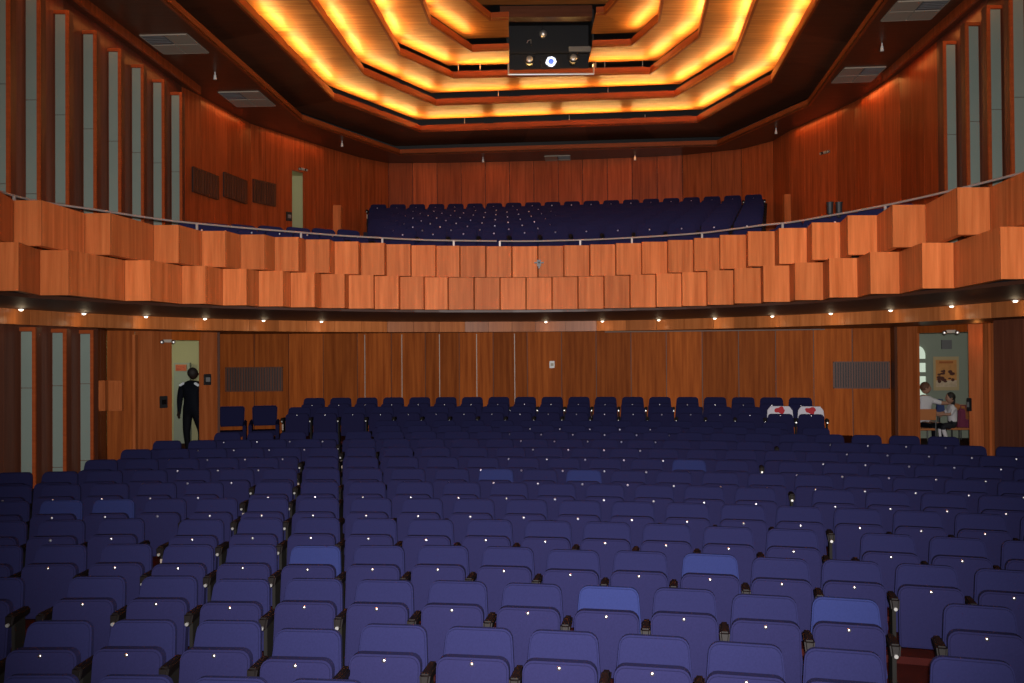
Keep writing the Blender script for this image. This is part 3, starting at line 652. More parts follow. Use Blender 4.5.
# the rows below the top row of the gallery block, packed one behind another
mb = MB()
pm = {}
for c in kids(proto):
    if c.name.startswith(('backrest', 'tip_up')): pm[c.name.split('.')[0]] = c.data
btn = [g for c in kids(proto) for g in kids(c) if g.name.startswith('button')][0].data
armd = [c.data for c in kids(proto) if c.name.startswith('armrest')][0]
for j in range(1, 10):
    R = 39.2 - .95 * j; z = 3.20 - .2 * j; n = 0
    st = .55 / R; t = -.3
    while t < .5:
        x, y = pol(R, t); px = 512 + FPX * x / y
        if 374 < px < 759:
            mx = Matrix.Translation((x, y, z)) @ Matrix.Rotation(-t, 4, 'Z')
            for d, mt in ((pm['backrest'], M['fabric']), (pm['tip_up_seat'], M['fabric2']), (btn, M['chrome']), (armd, M['arm'])):
                mb.add([mx @ v.co for v in d.vertices], [list(p.vertices) for p in d.polygons], .5, mt)
        t += st
mb.build('gallery_seats_lower_rows', None, None, smooth=True, kind='stuff', label='packed dark navy seat rows below the topmost gallery row', cat='theatre seats')
for x_ in list(proto.children_recursive) + [proto]: bpy.data.objects.remove(x_)

# two loose armchairs by the left doorway
def armchair(px, d, lab):
    x, y = plan(px, d); r = empty('armchair', (x, y, -2.16), math.atan2(x, y) * -1 * .8, lab, 'armchair', 'armchairs beside the left doorway')
    mb = MB(); mb.hexa([(-.25, .14, .61), (.25, .14, .61), (.25, .20, .61), (-.25, .20, .61)], [(-.265, .24, 1.03), (.265, .24, 1.03), (.265, .30, 1.03), (-.265, .30, 1.03)]); mb.build('backrest', M['fabric'], r, smooth=True, bevel=.028, seg=3)
    mb = MB(); mb.box(-.25, .25, -.28, .20, .42, .53); mb.build('seat', M['fabric2'], r, smooth=True, bevel=.02)
    for s in (-1, 1):
        mb = MB(); mb.hexa([(s * .275 - .035, -.28, .30), (s * .275 + .035, -.28, .30), (s * .275 + .035, .24, .30), (s * .275 - .035, .24, .30)], [(s * .275 - .035, -.26, .66), (s * .275 + .035, -.26, .66), (s * .275 + .035, .28, .74), (s * .275 - .035, .28, .74)]); mb.build('armrest', M['fabric2'], r, smooth=True, bevel=.02)
        for yy in (-.24, .18):
            mb = MB(); mb.box(s * .29 - .02, s * .29 + .02, yy, yy + .04, 0, .31); mb.build('leg', M['black'], r)
armchair(231, 19.2, 'dark armchair by the stalls back wall, the one nearer the left doorway')
armchair(264, 19.4, 'dark armchair by the stalls back wall, under the grille, nearer the raised row')

# ============================================================ LAMPS AND CEILING FITTINGS
for i, (px, py) in enumerate([(21, 309), (84, 313.7), (146, 316.5), (205, 319), (263.6, 321), (321.5, 322.5), (546, 324), (602.6, 324), (659, 321.5), (715, 319), (772.6, 317.4), (831, 314), (891, 310.7), (952, 306.7), (1016, 300.6)]):
    k = (px - 512) / FPX; y = 30
    for a, b in zip(HB, HB[1:]):
        ka, kb = a[0] / a[1], b[0] / b[1]
        if ka <= k <= kb: y = on_seg(px, a, b) - .14
    x = k * y
    r = empty('downlight', (x, y, ZS), 0, 'small recessed downlight under the gallery edge, %s from the left' % ORD[i + 1], 'downlight', 'downlights under the gallery')
    mb = MB(); mb.cyl((0, 0, -.012), (0, 0, .0), .050, .055, 20); mb.build('rim', M['steel'], r, smooth=True)
    mb = MB(); mb.ball((0, 0, -.014), .030, .030, .020, 14); mb.build('lens', M['lamp'], r, smooth=True)
    point('downlight_glow', (x * .995, y - .05, ZS - .16), .5, (1, .75, .45), .04)
def vent(px0, px1, py0, py1, label, flip=False):
    a = at(px0, py1, ZC); b = at(px1, py0, ZC); c = at((px0 + px1) / 2, (py0 + py1) / 2, ZC)
    w = abs((px1 - px0)) / FPX * c.y * .80; dd = abs(at(512, py0, ZC).y - at(512, py1, ZC).y)
    r = empty('ceiling_vent', (c.x, c.y, ZC), -.09 if c.x > 0 else -.05, label, 'ceiling vent', 'pale vents in the outer ceiling')
    mb = MB()
    for i in range(2):
        for j in range(2):
            if (i, j) == ((0, 0) if not flip else (1, 0)): continue
            mb.box(-w / 2 + w / 2 * i + .01, w / 2 * i - .01 + 0, -dd / 2 + dd / 2 * j + .01, dd / 2 * j - .01, -.02, 0)
    mb.build('panel', M['vent'], r)
    mb = MB(); i, j = (0, 0) if not flip else (1, 0)
    mb.box(-w / 2 + w / 2 * i + .01, w / 2 * i - .01, -dd / 2 + dd / 2 * j + .01, dd / 2 * j - .01, -.015, 0)
    for q_ in range(5): yy = -dd / 2 + dd / 2 * j + dd / 12 * (q_ + .5); mb.box(-w / 2 + w / 2 * i + .02, w / 2 * i - .02, yy, yy + .02, -.025, -.015)
    mb.build('louvre', M['ventd'], r)
    mb = MB(); 
    for q_ in ((-w / 2, w / 2, -dd / 2, -dd / 2 + .015), (-w / 2, w / 2, dd / 2 - .015, dd / 2), (-w / 2, -w / 2 + .015, -dd / 2, dd / 2), (w / 2 - .015, w / 2, -dd / 2, dd / 2)): mb.box(*q_, -.022, 0)
    mb.build('frame', M['vent'], r)
vent(145, 205, 34.5, 53, 'pale four-part vent in the left outer ceiling, the nearer one'); vent(222, 273, 91.5, 106, 'pale four-part vent in the left outer ceiling, the farther one')
vent(883, 946, 0, 20, 'pale four-part vent in the right outer ceiling, the nearer one', True); vent(833, 883, 67, 82, 'pale four-part vent in the right outer ceiling, the farther one', True)
vent(542, 574, 155.5, 163, 'shallow vent in the outer ceiling over the top gallery row', True)
for px, py, nm_ in ((215, 75, 'left outer ceiling between the two vents'), (342, 144, 'left rear corner of the outer ceiling'), (483, 160, 'rear ceiling left of the shallow vent'), (635, 158, 'rear ceiling right of the shallow vent'), (776, 131, 'right rear corner of the outer ceiling'), (882, 46, 'right outer ceiling between the two vents')):
    p = at(px, py - 3, ZC)
    r = empty('pendant_fitting', (p.x, p.y, ZC), 0, 'tiny pale pendant fitting hanging in the ' + nm_, 'ceiling fitting', 'pendant fittings in the outer ceiling')
    mb = MB(); mb.cyl((0, 0, -.06), (0, 0, 0), .012); mb.build('stem', M['white'], r)
    mb = MB(); mb.cyl((0, 0, -.15), (0, 0, -.06), .034, .022, 14); mb.build('head', M['white'], r, smooth=True)
def twin(px, py, d, rz, lab):
    p = atd(px, py, d); r = empty('twin_spotlight', (p.x, p.y, p.z), rz, lab, 'emergency light', 'twin-headed emergency lights over the doorways'); r.scale = (.7, .7, .7)
    mb = MB(); mb.box(-.12, .12, -.02, .06, -.04, .04); mb.build('housing', M['vent'], r, bevel=.01)
    for s in (-1, 1):
        mb = MB(); mb.cyl((s * .13, -.02, -.01), (s * .15, -.09, -.03), .04, .055, 14); h = mb.build('lamp_head', M['blackm'], r, smooth=True)
        mb = MB(); mb.ball((s * .152, -.092, -.031), .045, .012, .045, 12); mb.build('lens', M['steel'], h, smooth=True)
twin(167.5, 341, 17.55, .5, 'small twin-headed emergency light over the left stalls doorway')
twin(951, 331.5, 16.6, -.5, 'small twin-headed emergency light over the right stalls doorway')
twin(302, 169, 23.2, .8, 'small twin-headed emergency light over the left gallery doorway')
twin(826, 152, 20.7, -1.1, 'small twin-headed emergency light on the right gallery wall')
# small wall plates and posts
def plate(name, px0, px1, py0, py1, d, mat, lab, cat, rz=0, inner=None):
    a = atd(px0, py1, d); b = atd(px1, py0, d); r = empty(name, ((a.x + b.x) / 2, (a.y + b.y) / 2, a.z), rz, lab, cat); w = (b.x - a.x) / 2; h = b.z - a.z
    mb = MB(); mb.box(-w, w, -.02, .03, 0, h); mb.build('plate', mat, r, bevel=.006)
    mb = MB(); mb.box(-w * .6, w * .6, -.03, -.02, h * .3, h * .7); mb.build('insert', inner or M['ventd'], r)
plate('wall_switch', 204, 211, 374, 385, 18.42, M['blackm'], 'dark control plate on the timber right of the left stalls doorway', 'control plate', .7)
plate('door_plate', 159.5, 167.5, 396, 408, 17.55, M['black'], 'black square plate on the timber left of the left stalls doorway', 'wall plate', .9, M['arm'])
plate('wall_box', 286, 292, 212, 221, 22.7, M['black'], 'small black box on the left gallery wall beside the doorway', 'wall box', .8)
plate('wall_sensor', 549.5, 554.5, 361, 368, on_back(552) - .03, M['white'], 'small white box high on the middle of the stalls back wall', 'wall box', 0, M['vent'])
plate('wall_plate', 967, 971, 398, 411, 16.0, M['black'], 'black handle plate beside the right stalls doorway', 'wall plate', -1.2)
for px0, px1, y0, y1, d, lab in ((333, 341, 205, 226, 24.2, 'short pale timber post in the rear left corner of the gallery'), (784.5, 791, 194, 214, 22.6, 'short pale timber post in the rear right corner of the gallery')):
    a = atd(px0, y1, d); b = atd(px1, y0, d); mb = MB(); mb.box(a.x, b.x, a.y, a.y + .2, 1.05 + .0, b.z); mb.build('timber_post', M['woodf'], None, bevel=.01, label=lab, cat='post')
# dark hook on the balcony front
p = atd(539, 263, lerp(DT, 539) - .02)
r = empty('balcony_bracket', (p.x, p.y, p.z), 0, 'small dark three-armed bracket fixed to the middle of the gallery front', 'bracket')
mb = MB(); mb.box(-.075, .075, -.05, .0, -.008, .012); mb.build('crossbar', M['blackm'], r)
mb = MB(); mb.box(-.012, .012, -.05, .02, -.09, .01); mb.build('stem', M['blackm'], r)
mb = MB(); mb.box(-.03, .03, .0, .022, -.05, .05); mb.build('mounting_plate', M['blackm'], r)
# two small lanterns among the right side gallery seats
for px, nm_ in ((830, 'left'), (839, 'right')):
    p = atd(px, 213, 12.2); r = empty('stage_lantern', (p.x, p.y, 1.77), 0, 'small black upright stage lantern behind the right gallery rail, %s of the pair' % nm_, 'stage lantern', 'pair of stage lanterns')
    h = .19
    mb = MB(); mb.cyl((0, 0, 0), (0, 0, .05), .022); mb.build('yoke', M['blackm'], r)
    mb = MB(); mb.cyl((0, 0, .05), (0, 0, h), .038, .045, 14); mb.cyl((0, 0, h), (0, 0, h + .015), .05, .05, 14); mb.build('body', M['black'], r, smooth=True)
# slim pale track along the header
mb = MB(); P_ = [plan(px, on_back(px, 34.3)) for px in range(605, 826, 20)]
mb.tube([(x, y, ZH - .015) for x, y in P_], .012, 6); mb.build('ceiling_track', M['rail'], None, label='slim pale metal track under the timber header, right of centre', cat='track')
# slender pale joint strips on the back wall
for i, px in enumerate([365, 402, 439.6, 476.7, 514.6]):
    d = on_back(px); x, y = plan(px, d); r0 = at(px, 336, ZH - .02)
    mb = MB(); mb.box(x - .009, x + .009, y - .03, y + .0, -1.75, ZH - .02); mb.box(x - .016, x + .016, y - .012, y + .0, -1.75, -1.70)
    mb.build('joint_strip', M['strip'], None, label='slim metal strip upright on the stalls back wall, %s from the left' % ORD[i + 1], cat='metal strip', group='metal strips on the back wall')

# ============================================================ PROJECTOR BAY
c0 = atd(508.5, 72.5, 22.35); c1 = atd(592, 17, 22.35)
r = empty('projector_bay', ((c0.x + c1.x) / 2, 22.45, c0.z), 0, 'black equipment bay with a metal bar hanging in the middle of the lit ceiling tiers', 'equipment bay')
W = (c1.x - c0.x) / 2; H = 8.0 - c0.z
mb = MB(); mb.box(-W, W, .9, .95, -.05, H + .4); mb.box(-W - .04, -W, -.2, .95, .35, H + .4); mb.box(W, W + .04, -.2, .95, .35, H + .4); mb.box(-W, W, -.1, .95, -.05, -.02); mb.build('housing', M['black'], r)
zz = 6.70 - c0.z; mb = MB(); mb.tube([(-W, -.55, zz), (W, -.55, zz)], .03); mb.tube([(-W, -.55, zz), (-W, -.55, zz + .25), (-W, .8, zz + .25)], .02); mb.tube([(W, -.55, zz), (W, -.55, zz + .25), (W, .8, zz + .25)], .02); mb.build('front_bar', M['steel'], r, smooth=True)
zb = atd(550, 48, 22.2).z - c0.z
mb = MB(); mb.box(-W, W, -.02, .04, zb - .03, zb + .02); mb.build('upper_bar', M['blackm'], r)
mb = MB(); mb.box(W * .45, W * .98, -.06, -.02, zb - .0, zb + .13); mb.build('grey_box', M['ventd'], r, bevel=.01)
p = atd(551, 62, 22.05)
r = empty('projector', (p.x, p.y, p.z), 0, 'black projector with a glowing blue-white lens in the ceiling bay', 'projector')
mb = MB(); mb.box(-.24, .24, .02, .55, -.15, .13); mb.build('body', M['blackm'], r, bevel=.02)
mb = MB()
for j in range(9): a = 2 * pi * j / 9; mb.ball((.075 * cos(a) * (1 + .2 * sin(3 * j)), -.03, .075 * sin(a)), .055, .02, .055, 10)
L_ = mb.build('lens', M['lens'], r, smooth=True); mb = MB(); mb.ball((0, -.045, 0), .07, .02, .07, 12); mb.build('lens_core', M['lensb'], L_, smooth=True)
mb = MB(); mb.cyl((0, -.01, 0), (0, .04, 0), .15, .15, 20); mb.build('lens_barrel', M['black'], r, smooth=True)
for px, py, nm_ in ((529.5, 59.5, 'left'), (573.5, 58, 'right')):
    p = atd(px, py, 22.05); r = empty('stage_lantern', (p.x, p.y, p.z), 0, 'round spotlight with a faint lens beside the projector, on its %s' % nm_, 'stage lantern', 'spotlights beside the projector')
    mb = MB(); mb.cyl((0, -.02, 0), (0, .35, 0), .12, .08, 20); mb.build('body', M['blackm'], r, smooth=True)
    mb = MB(); mb.ball((0, -.025, 0), .085, .03, .085, 16); mb.build('lens', M['steel'], r, smooth=True)
    mb = MB(); mb.tube([(-.13, .1, 0), (-.13, .1, .18), (.13, .1, .18), (.13, .1, 0)], .012); mb.build('yoke', M['blackm'], r)
p = atd(543, 34, 22.1)
r = empty('mirror_ball', (p.x, p.y, p.z), 0, 'small pale round ball hanging above the projector', 'mirror ball')
mb = MB(); mb.ball((0, 0, 0), .095, .095, .095, 18); mb.build('ball', M['steel'], r)
mb = MB(); mb.cyl((0, 0, .09), (0, 0, .45), .008); mb.build('hanger', M['blackm'], r)
p = atd(531, 43, 22.0)
r = empty('ceiling_bracket', (p.x, p.y, p.z), 0, 'thin bent metal bracket left of and above the projector', 'bracket')
mb = MB(); mb.tube([(0, 0, -.02), (0, 0, .08), (-.07, 0, .06), (-.1, 0, .0)], .01); mb.build('arm', M['steel'], r, smooth=True)
mb = MB(); mb.box(-.02, .02, -.02, .02, -.06, -.02); mb.build('clamp', M['blackm'], r)
# hangers in the slots between the tiers
for T, z, xs in ((TB, 5.9, (466, 571, 647)), (TC, 6.3, (500, 610)), (TD, 6.7, (460, 482, 598, 607, 645))):
    for px in xs:
        y = T[2].y + .18; x = (px - 512) / FPX * y
        mb = MB(); mb.cyl((x, y, z + .05), (x, y, z + .47), .012); mb.box(x - .03, x + .03, y - .03, y + .03, z + .05, z + .065)
        nt_ = {5.9: 'lowest', 6.3: 'second', 6.7: 'third'}[z]
        mb.build('hanger_rod', M['steel'], None, label='thin steel hanger rod in the %s ceiling slot, above column %s of its row' % (nt_, ORD[xs.index(px) + 1]), cat='hanger rod', group='hanger rods between ceiling tiers')

for px0, px1, y0, y1, d, mt, nm_ in ((95.5, 105, 380.5, 411, 15.45, 'woodf', 'darker one'), (108.5, 121.5, 380.5, 411, 16.55, 'woodf', 'paler one')):
    a = atd(px0, y1, d); b = atd(px1, y0, d); r = empty('timber_box', ((a.x + b.x) / 2, a.y, a.z), 0, 'small timber box on the wall right of the left pale stalls fins, the ' + nm_, 'wall box')
    w_ = (b.x - a.x) / 2; mb = MB(); mb.box(-w_, w_, 0, .10, 0, b.z - a.z); mb.build('body', M[mt], r)
    mb = MB(); mb.box(-w_ * .8, w_ * .8, -.012, 0, .03, b.z - a.z - .03); mb.build('front_panel', M[mt], r, bevel=.004)

p = atd(977, 338, 16.0); point('leaf_lamp', (p.x, p.y, p.z), 1.6, (1, .35, .08), .04)
# ============================================================ FOYERS, PEOPLE
def skin_fig(name, verts, edges, radii, mat, parent, root=0, sub=2):
    me = bpy.data.meshes.new(name); me.from_pydata(verts, edges, []); me.update()
    o = bpy.data.objects.new(name, me); C.objects.link(o); o.parent = parent
    sk = o.modifiers.new('skin', 'SKIN'); me.skin_vertices.new(name='') if not me.skin_vertices else None
    for i, v in enumerate(me.skin_vertices[0].data):
        rr = radii[i]; v.radius = rr if isinstance(rr, tuple) else (rr, rr); v.use_root = (i == root)
    ss = o.modifiers.new('sub', 'SUBSURF'); ss.levels = sub; ss.render_levels = sub
    me.materials.append(mat); return o
def bake(o):
    dg = bpy.context.evaluated_depsgraph_get(); me = bpy.data.meshes.new_from_object(o.evaluated_get(dg)); o.modifiers.clear(); o.data = me
    for p in me.polygons: p.use_smooth = True
    return o
def paint(o, rules, mats):
    me = o.data; me.materials.clear()
    for m_ in mats: me.materials.append(m_)
    for p in me.polygons: p.material_index = rules(p.center)
def hand(V, E, R, w, d, side, palm):
    """five separate fingers on vertex w (wrist); d: pointing direction, side: across the palm"""
    d = Vector(d).normalized(); side = Vector(side).normalized(); b = len(V); W_ = Vector(V[w])
    p = W_ + d * .05; V.append(tuple(p)); E.append((w, b)); R.append((.032, .016))
    for i, (o_, L) in enumerate(((-.028, .058), (-.009, .072), (.009, .068), (.027, .055))):
        k = len(V); a = p + d * .035 + side * o_; m_ = a + d * L * .55; e = m_ + (d * .8 + palm * .5).normalized() * L * .5
        V.extend([tuple(a), tuple(m_), tuple(e)]); E.extend([(b, k), (k, k + 1), (k + 1, k + 2)]); R.extend([.010, .009, .007])
    k = len(V); a = W_ + d * .035 - side * .032; V.extend([tuple(a), tuple(a + (d - side * .8).normalized() * .035), tuple(a + (d * 1.4 - side * .6).normalized() * .065)])
    E.extend([(b, k), (k, k + 1), (k + 1, k + 2)]); R.extend([.011, .010, .008])
def head(parent, c, r, yaw, skin, hair, long=False):
    mx = Matrix.Rotation(yaw, 3, 'Z')
    mb = MB(); mb.ball((0, 0, 0), r * .80, r * .95, r * 1.18, 18, skin)
    mb.ball((0, -r * .92, -r * .10), r * .13, r * .20, r * .18, 8, skin)          # nose
    for s in (-1, 1):
        mb.ball((s * r * .30, -r * .84, r * .10), r * .11, r * .06, r * .07, 8, M['black']); mb.ball((s * r * .80, 0, -r * .02), r * .08, r * .17, r * .24, 8, skin)
    mb.ball((0, -r * .80, -r * .52), r * .26, r * .09, r * .06, 8, M['red'])
    mb.v = [tuple(mx @ Vector(v) + Vector(c)) for v in mb.v]
    h = mb.build('head', None, parent, smooth=True)
    mb = MB(); mb.ball((0, r * .14, r * .22), r * .90, r * .98, r * 1.08, 18, hair)
    if long: mb.ball((0, r * .62, -r * .65), r * .62, r * .42, r * 1.25, 12, hair)
    mb.v = [tuple(mx @ Vector(v) + Vector(c)) for v in mb.v]
    mb.build('hair', None, parent, smooth=True); return h
# --- man in the left doorway, seen from behind, walking away to the right
x, y = plan(192.0, 19.3)
man = empty('person', (x, y, -2.165), -.25, 'person in black jacket with pale shoulder patches walking out through the left doorway', 'person'); man.scale = (1.16, 1.1, 1.03)
V = [(0, 0, .96), (0, 0, 1.12), (.0, -.01, 1.30), (.01, -.01, 1.46), (.015, -.01, 1.56),
     (-.20, 0, 1.44), (-.27, .02, 1.16), (-.25, -.03, .92), (.20, 0, 1.44), (.27, .03, 1.17), (.24, .16, .98),
     (-.09, 0, .90), (-.10, -.03, .50), (-.10, .03, .09), (-.11, -.10, .04), (.09, 0, .90), (.11, .14, .50), (.10, .10, .09), (.11, .20, .05)]
E_ = [(0, 1), (1, 2), (2, 3), (3, 4), (3, 5), (5, 6), (6, 7), (3, 8), (8, 9), (9, 10), (0, 11), (11, 12), (12, 13), (13, 14), (0, 15), (15, 16), (16, 17), (17, 18)]
R_ = [(.16, .12), (.155, .12), (.18, .13), (.13, .10), .058, .078, .058, .036, .078, .058, .036, .105, .068, .045, .042, .105, .068, .045, .042]
hand(V, E_, R_, 7, (0, -.1, -1), (0, 1, 0), Vector((.9, 0, 0))); hand(V, E_, R_, 10, (0, .3, -1), (0, 1, 0), Vector((-.9, 0, 0)))
b = bake(skin_fig('body', V, E_, R_, M['jacket'], man))
paint(b, lambda c: 2 if c.z < .10 else 1 if (c.z < .93 and abs(c.x) < .23) else 3 if ((c.z < .915 and abs(c.x) > .2) or c.z > 1.54 or (c.x > .2 and c.z < .96)) else 0, [M['jacket'], M['trousers'], M['black'], M['skind']])
head(man, (.03, -.01, 1.695), .098, pi * .80, M['skind'], M['hair'])
for s in (-1, 1):
    mb = MB(); mx = Matrix.Translation((s * .155, -.085, 1.475)) @ Matrix.Rotation(s * .55, 4, 'Y'); mb.box(-.055, .055, -.03, .04, -.022, .022, mx); mb.build('shoulder_patch', M['refl'], man, smooth=True, bevel=.01, label='pale reflective shoulder patch')
# --- notice board and glow seen through the left doorway
def poster(name, px0, px1, py0, py1, d, lab, cat, cols, frame):
    a = atd(px0, py1, d); b = atd(px1, py0, d); w = (b.x - a.x) / 2; h = b.z - a.z
    r = empty(name, ((a.x + b.x) / 2, a.y, a.z), 0, lab, cat)
    mb = MB(); mb.box(-w, w, -.01, .02, 0, h); mb.build('frame', frame, r)
    m, nt, bs = nm(name + '_print'); tc = nt.nodes.new('ShaderNodeTexCoord'); n1 = nt.nodes.new('ShaderNodeTexNoise'); n1.inputs['Scale'].default_value = 7; n1.inputs['Detail'].default_value = 2; rp = nt.nodes.new('ShaderNodeValToRGB')
    rp.color_ramp.interpolation = 'CONSTANT'
    nt.links.new(tc.outputs['Object'], n1.inputs[0]); nt.links.new(n1.outputs['Fac'], rp.inputs[0]); nt.links.new(rp.outputs[0], bs.inputs['Base Color'])
    el = rp.color_ramp.elements; el[0].position = 0; el[0].color = (*cols[0], 1); el[1].position = .46; el[1].color = (*cols[1], 1); e = el.new(.56); e.color = (*cols[2], 1)
    mb = MB(); mb.box(-w * .86, w * .86, -.014, -.01, h * .06, h * .94); mb.build('picture', m, r)
def flat(name, x0, x1, z0, z1, y0, col, par): mb = MB(); mb.box(x0, x1, y0, y0 + .003, z0, z1); return mb.build(name, col, par)
a = atd(933.6, 390.5, 21.9); b = atd(958.9, 356.5, 21.9); r = empty('framed_poster', ((a.x + b.x) / 2, a.y, a.z), 0, 'orange and cream framed poster on the grey-green foyer wall beyond the right doorway', 'poster'); w_ = (b.x - a.x) / 2; h_ = b.z - a.z
flat('frame', -w_, w_, 0, h_, .0, plain('cream_border', (.50, .38, .20), .7), r)
flat('sky_print', -w_ * .82, w_ * .82, h_ * .10, h_ * .90, -.004, plain('orange_print', (.60, .27, .08), .7, noise=.3, scale=8), r)
flat('title_band', -w_ * .55, w_ * .55, h_ * .80, h_ * .86, -.008, plain('title_print', (.42, .12, .03), .7), r)
flat('lower_print', -w_ * .82, w_ * .82, h_ * .10, h_ * .30, -.006, plain('cream_print', (.58, .45, .30), .7, noise=.4, scale=12), r)
mb = MB()
for q_ in range(16):
    cx_ = -w_ * .6 + w_ * 1.2 * random.random(); cz_ = h_ * (.25 + .33 * random.random()); mb.ball((cx_, -.008, cz_), .03 + .04 * random.random(), .003, .018 + .025 * random.random(), 8)
mb.build('dark_shapes', plain('brown_print', (.10, .03, .02), .7), r)
poster('red_notice', 175.5, 186.5, 364.5, 371, 21.9, 'small red notice on the yellow foyer wall beyond the left doorway', 'notice', ((.40, .06, .02), (.48, .09, .03), (.36, .04, .02)), M['orange'])
# door ajar panel behind the notice
a = atd(174, 372, 21.95); b = atd(190, 372, 21.95)
mb = MB(); mb.box(a.x, b.x, a.y - .02, a.y + .1, -2.16, a.z + .22); dd = mb.build('door_1', M['plasterg'], kind='structure')
mb = MB(); mb.box(b.x - .14, b.x - .06, a.y - .05, a.y - .02, -1.15, -1.12); mb.build('door_handle', M['steel'], dd)
# arched window beyond the right doorway
a = atd(912.5, 420, 21.95); b = atd(925, 346, 21.95)
mb = MB(); cx_ = (a.x + b.x) / 2; wv = (b.x - a.x) / 2
def arch(mb, cx_, w_, z0, zs, y0, y1, mat=None):
    P_ = [(cx_ - w_, z0), (cx_ + w_, z0)] + [(cx_ + w_ * cos(pi * i / 12), zs + w_ * 1.5 * sin(pi * i / 12)) for i in range(13)]
    n = len(P_); mb.add([(x_, y0, z_) for x_, z_ in P_] + [(x_, y1, z_) for x_, z_ in P_], [list(range(n))[::-1], list(range(n, 2 * n))] + [[i, (i + 1) % n, n + (i + 1) % n, n + i] for i in range(n)], .5, mat)
arch(mb, cx_, wv * 1.0, a.z, b.z - .24, a.y - .03, a.y, M['sky'])
wn = mb.build('window_1', None, kind='structure')
mb = MB()
for f in (.30, .62, .80): z_ = a.z + (b.z - a.z) * f; mb.box(a.x - .05, b.x + .03, a.y - .06, a.y - .03, z_ - .05, z_ + .05)
mb.box(b.x, b.x + .05, a.y - .07, a.y - .0, a.z, b.z - .15); mb.build('window_bars', M['plasterg'], wn)
mb = MB(); a = atd(942, 345, 21.93); mb.box(a.x, a.x + .24, a.y, a.y + .05, a.z - .1, a.z + .12); trim(mb, M['ventd'])
# --- seated adult, facing away to the right, arm stretched to the child
FZ = -2.165
x, y = plan(923.5, 20.2)
ad = empty('person', (x, y, FZ), 0, 'seated person in a white shirt reaching across to the child, beyond the right doorway', 'person')
V = [(0, 0, .50), (0, 0, .68), (0, 0, .90), (.01, 0, 1.06), (.02, 0, 1.15), (-.17, 0, 1.02), (-.20, -.05, .78), (-.05, -.16, .70), (.17, 0, 1.02), (.34, -.08, .96), (.56, -.12, .96),
     (-.09, -.04, .48), (.02, -.42, .48), (.02, -.44, .10), (.06, -.54, .04), (.10, -.04, .48), (.24, -.40, .48), (.24, -.42, .10), (.27, -.52, .04)]
E_ = [(0, 1), (1, 2), (2, 3), (3, 4), (3, 5), (5, 6), (6, 7), (3, 8), (8, 9), (9, 10), (0, 11), (11, 12), (12, 13), (13, 14), (0, 15), (15, 16), (16, 17), (17, 18)]
R_ = [(.17, .13), (.16, .12), (.17, .12), (.12, .09), .052, .072, .052, .034, .072, .050, .032, .095, .07, .045, .04, .095, .07, .045, .04]
hand(V, E_, R_, 7, (1, -.3, 0), (0, 0, 1), Vector((0, .8, 0))); hand(V, E_, R_, 10, (1, 0, -.1), (0, 1, 0), Vector((0, 0, -.8)))
b_ = bake(skin_fig('body', V, E_, R_, M['shirt'], ad))
paint(b_, lambda c: 1 if c.z < .54 else 2 if (c.z > 1.12 or c.x > .33 or (c.y < -.12 and c.z < .8)) else 0, [M['shirt'], M['trousers'], M['skin']])
head(ad, (.04, 0, 1.29), .11, 1.2, M['skin'], M['hairb'])
def wchair(px, d, rz, lab):
    x, y = plan(px, d); r = empty('wooden_chair', (x, y, FZ), rz, lab, 'chair', 'foyer chairs')
    mb = MB(); mb.box(-.22, .22, -.22, .20, .40, .44); mb.build('seat', M['orange'], r, bevel=.01)
    mb = MB(); mb.box(-.21, .21, .19, .22, .62, .86); mb.build('backrest', M['orange'], r, bevel=.01)
    for sx in (-1, 1):
        mb = MB(); mb.tube([(sx * .2, -.2, 0), (sx * .2, -.2, .41)], .014); mb.build('leg', M['blackm'], r)
        mb = MB(); mb.tube([(sx * .2, .2, 0), (sx * .2, .2, .80)], .014); mb.build('leg', M['blackm'], r)
wchair(921.5, 19.85, pi, 'orange wood chair under the seated person in the white shirt')
wchair(954.5, 19.9, -1.5, 'orange wood chair under the seated child')
# table
x, y = plan(938, 20.7); r = empty('cafe_table', (x, y, FZ), 0, 'small dark round table between the two seated people beyond the right doorway', 'table')
mb = MB(); mb.cyl((0, 0, .68), (0, 0, .71), .36, .36, 24); mb.build('table_top', M['orange'], r)
mb = MB(); mb.cyl((0, 0, .02), (0, 0, .68), .03); mb.build('pedestal', M['blackm'], r)
mb = MB(); mb.cyl((0, 0, 0), (0, 0, .03), .22, .2, 20); mb.build('base', M['blackm'], r)
# --- child
x, y = plan(950.5, 19.8)
ch = empty('person', (x, y, FZ), 0, 'seated child with dark hair, white top, black skirt and white socks, beyond the right doorway', 'person')
V = [(.03, 0, .50), (.03, 0, .64), (.02, 0, .80), (.01, 0, .90), (0, 0, .97), (.0, -.11, .86), (-.08, -.16, .74), (-.22, -.10, .74), (.0, .11, .86), (-.06, .16, .76), (-.20, .06, .76),
     (.0, -.07, .47), (-.24, -.09, .48), (-.14, -.10, .16), (-.22, -.10, .08), (.0, .07, .47), (-.22, .07, .48), (-.20, .07, .16), (-.28, .07, .08)]
R_ = [(.12, .12), (.10, .09), (.12, .09), (.085, .07), .04, .05, .038, .026, .05, .038, .026, .075, .055, .038, .034, .075, .055, .038, .034]
hand(V, E_[:18], R_, 7, (-1, 0, 0), (0, 0, 1), Vector((0, .8, 0)));
E2 = [(0, 1), (1, 2), (2, 3), (3, 4), (3, 5), (5, 6), (6, 7), (3, 8), (8, 9), (9, 10), (0, 11), (11, 12), (12, 13), (13, 14), (0, 15), (15, 16), (16, 17), (17, 18)]
V = V[:19]; R_ = R_[:19]
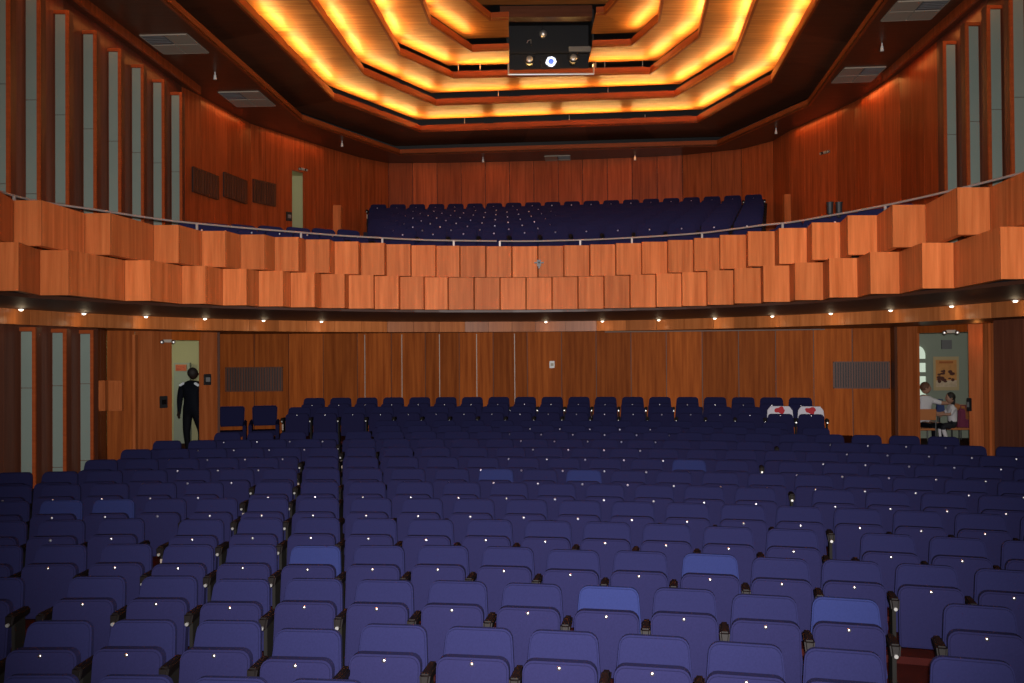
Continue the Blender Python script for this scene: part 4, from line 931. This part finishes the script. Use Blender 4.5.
hand(V, E2, R_, 7, (-1, 0, 0), (0, 0, 1), Vector((0, .8, 0))); hand(V, E2, R_, 10, (-1, 0, 0), (0, 0, 1), Vector((0, -.8, 0)))
b_ = bake(skin_fig('body', V, E2, R_, M['shirt'], ch))
paint(b_, lambda c: 1 if c.z < .42 else 3 if c.z < .585 else 2 if (c.x < -.09 or c.z > .95) else 0, [M['shirt'], M['sock'], M['skin'], M['skirt']])
head(ch, (-.02, 0, 1.09), .10, -pi / 2, M['skin'], M['hair'], True)
def bag(px, d, z, s, mat, lab):
    x, y = plan(px, d); r = empty('bag', (x, y, FZ + z), 0, lab, 'bag')
    mb = MB(); mb.hexa([(-.15 * s, -.08, 0), (.15 * s, -.08, 0), (.15 * s, .08, 0), (-.15 * s, .08, 0)], [(-.11 * s, -.05, .42 * s), (.11 * s, -.05, .42 * s), (.11 * s, .05, .42 * s), (-.11 * s, .05, .42 * s)]); mb.build('body', mat, r, smooth=True, bevel=.03, seg=3)
    mb = MB(); mb.tube([(-.06, 0, .40 * s), (-.05, 0, .50 * s), (.05, 0, .50 * s), (.06, 0, .40 * s)], .01); mb.build('handle', mat, r, smooth=True)
bag(962.5, 19.9, .42, 1.0, M['bagm'], 'magenta bag hanging behind the seated child')
bag(939.5, 20.5, .71, .62, M['bag'], 'blue bag standing on the small foyer table')
wchair(964, 21.3, 2.2, 'empty orange wood chair behind the magenta bag')
point('foyer_lamp_left', (-8.3, 20.6, .1), 16, (1, .93, .62), .15)
point('foyer_lamp_right', (10.2, 18.6, .5), 15, (1, .93, .75), .15)
point('foyer_lamp_gallery', (-6.6, 24.6, 4.5), 6, (1, .9, .6), .15)

# ============================================================ LIGHT: the camera's own flash, a touch of ambient
spot('camera_flash', (.03, -.03, .08), (.35, 14, .55), FLASH, (1.0, .95, .93), math.radians(84), 1.0, .035)
wd = bpy.data.worlds.new('hall'); S.world = wd; wd.use_nodes = True
wd.node_tree.nodes['Background'].inputs[0].default_value = (.5, .45, .6, 1); wd.node_tree.nodes['Background'].inputs[1].default_value = .012
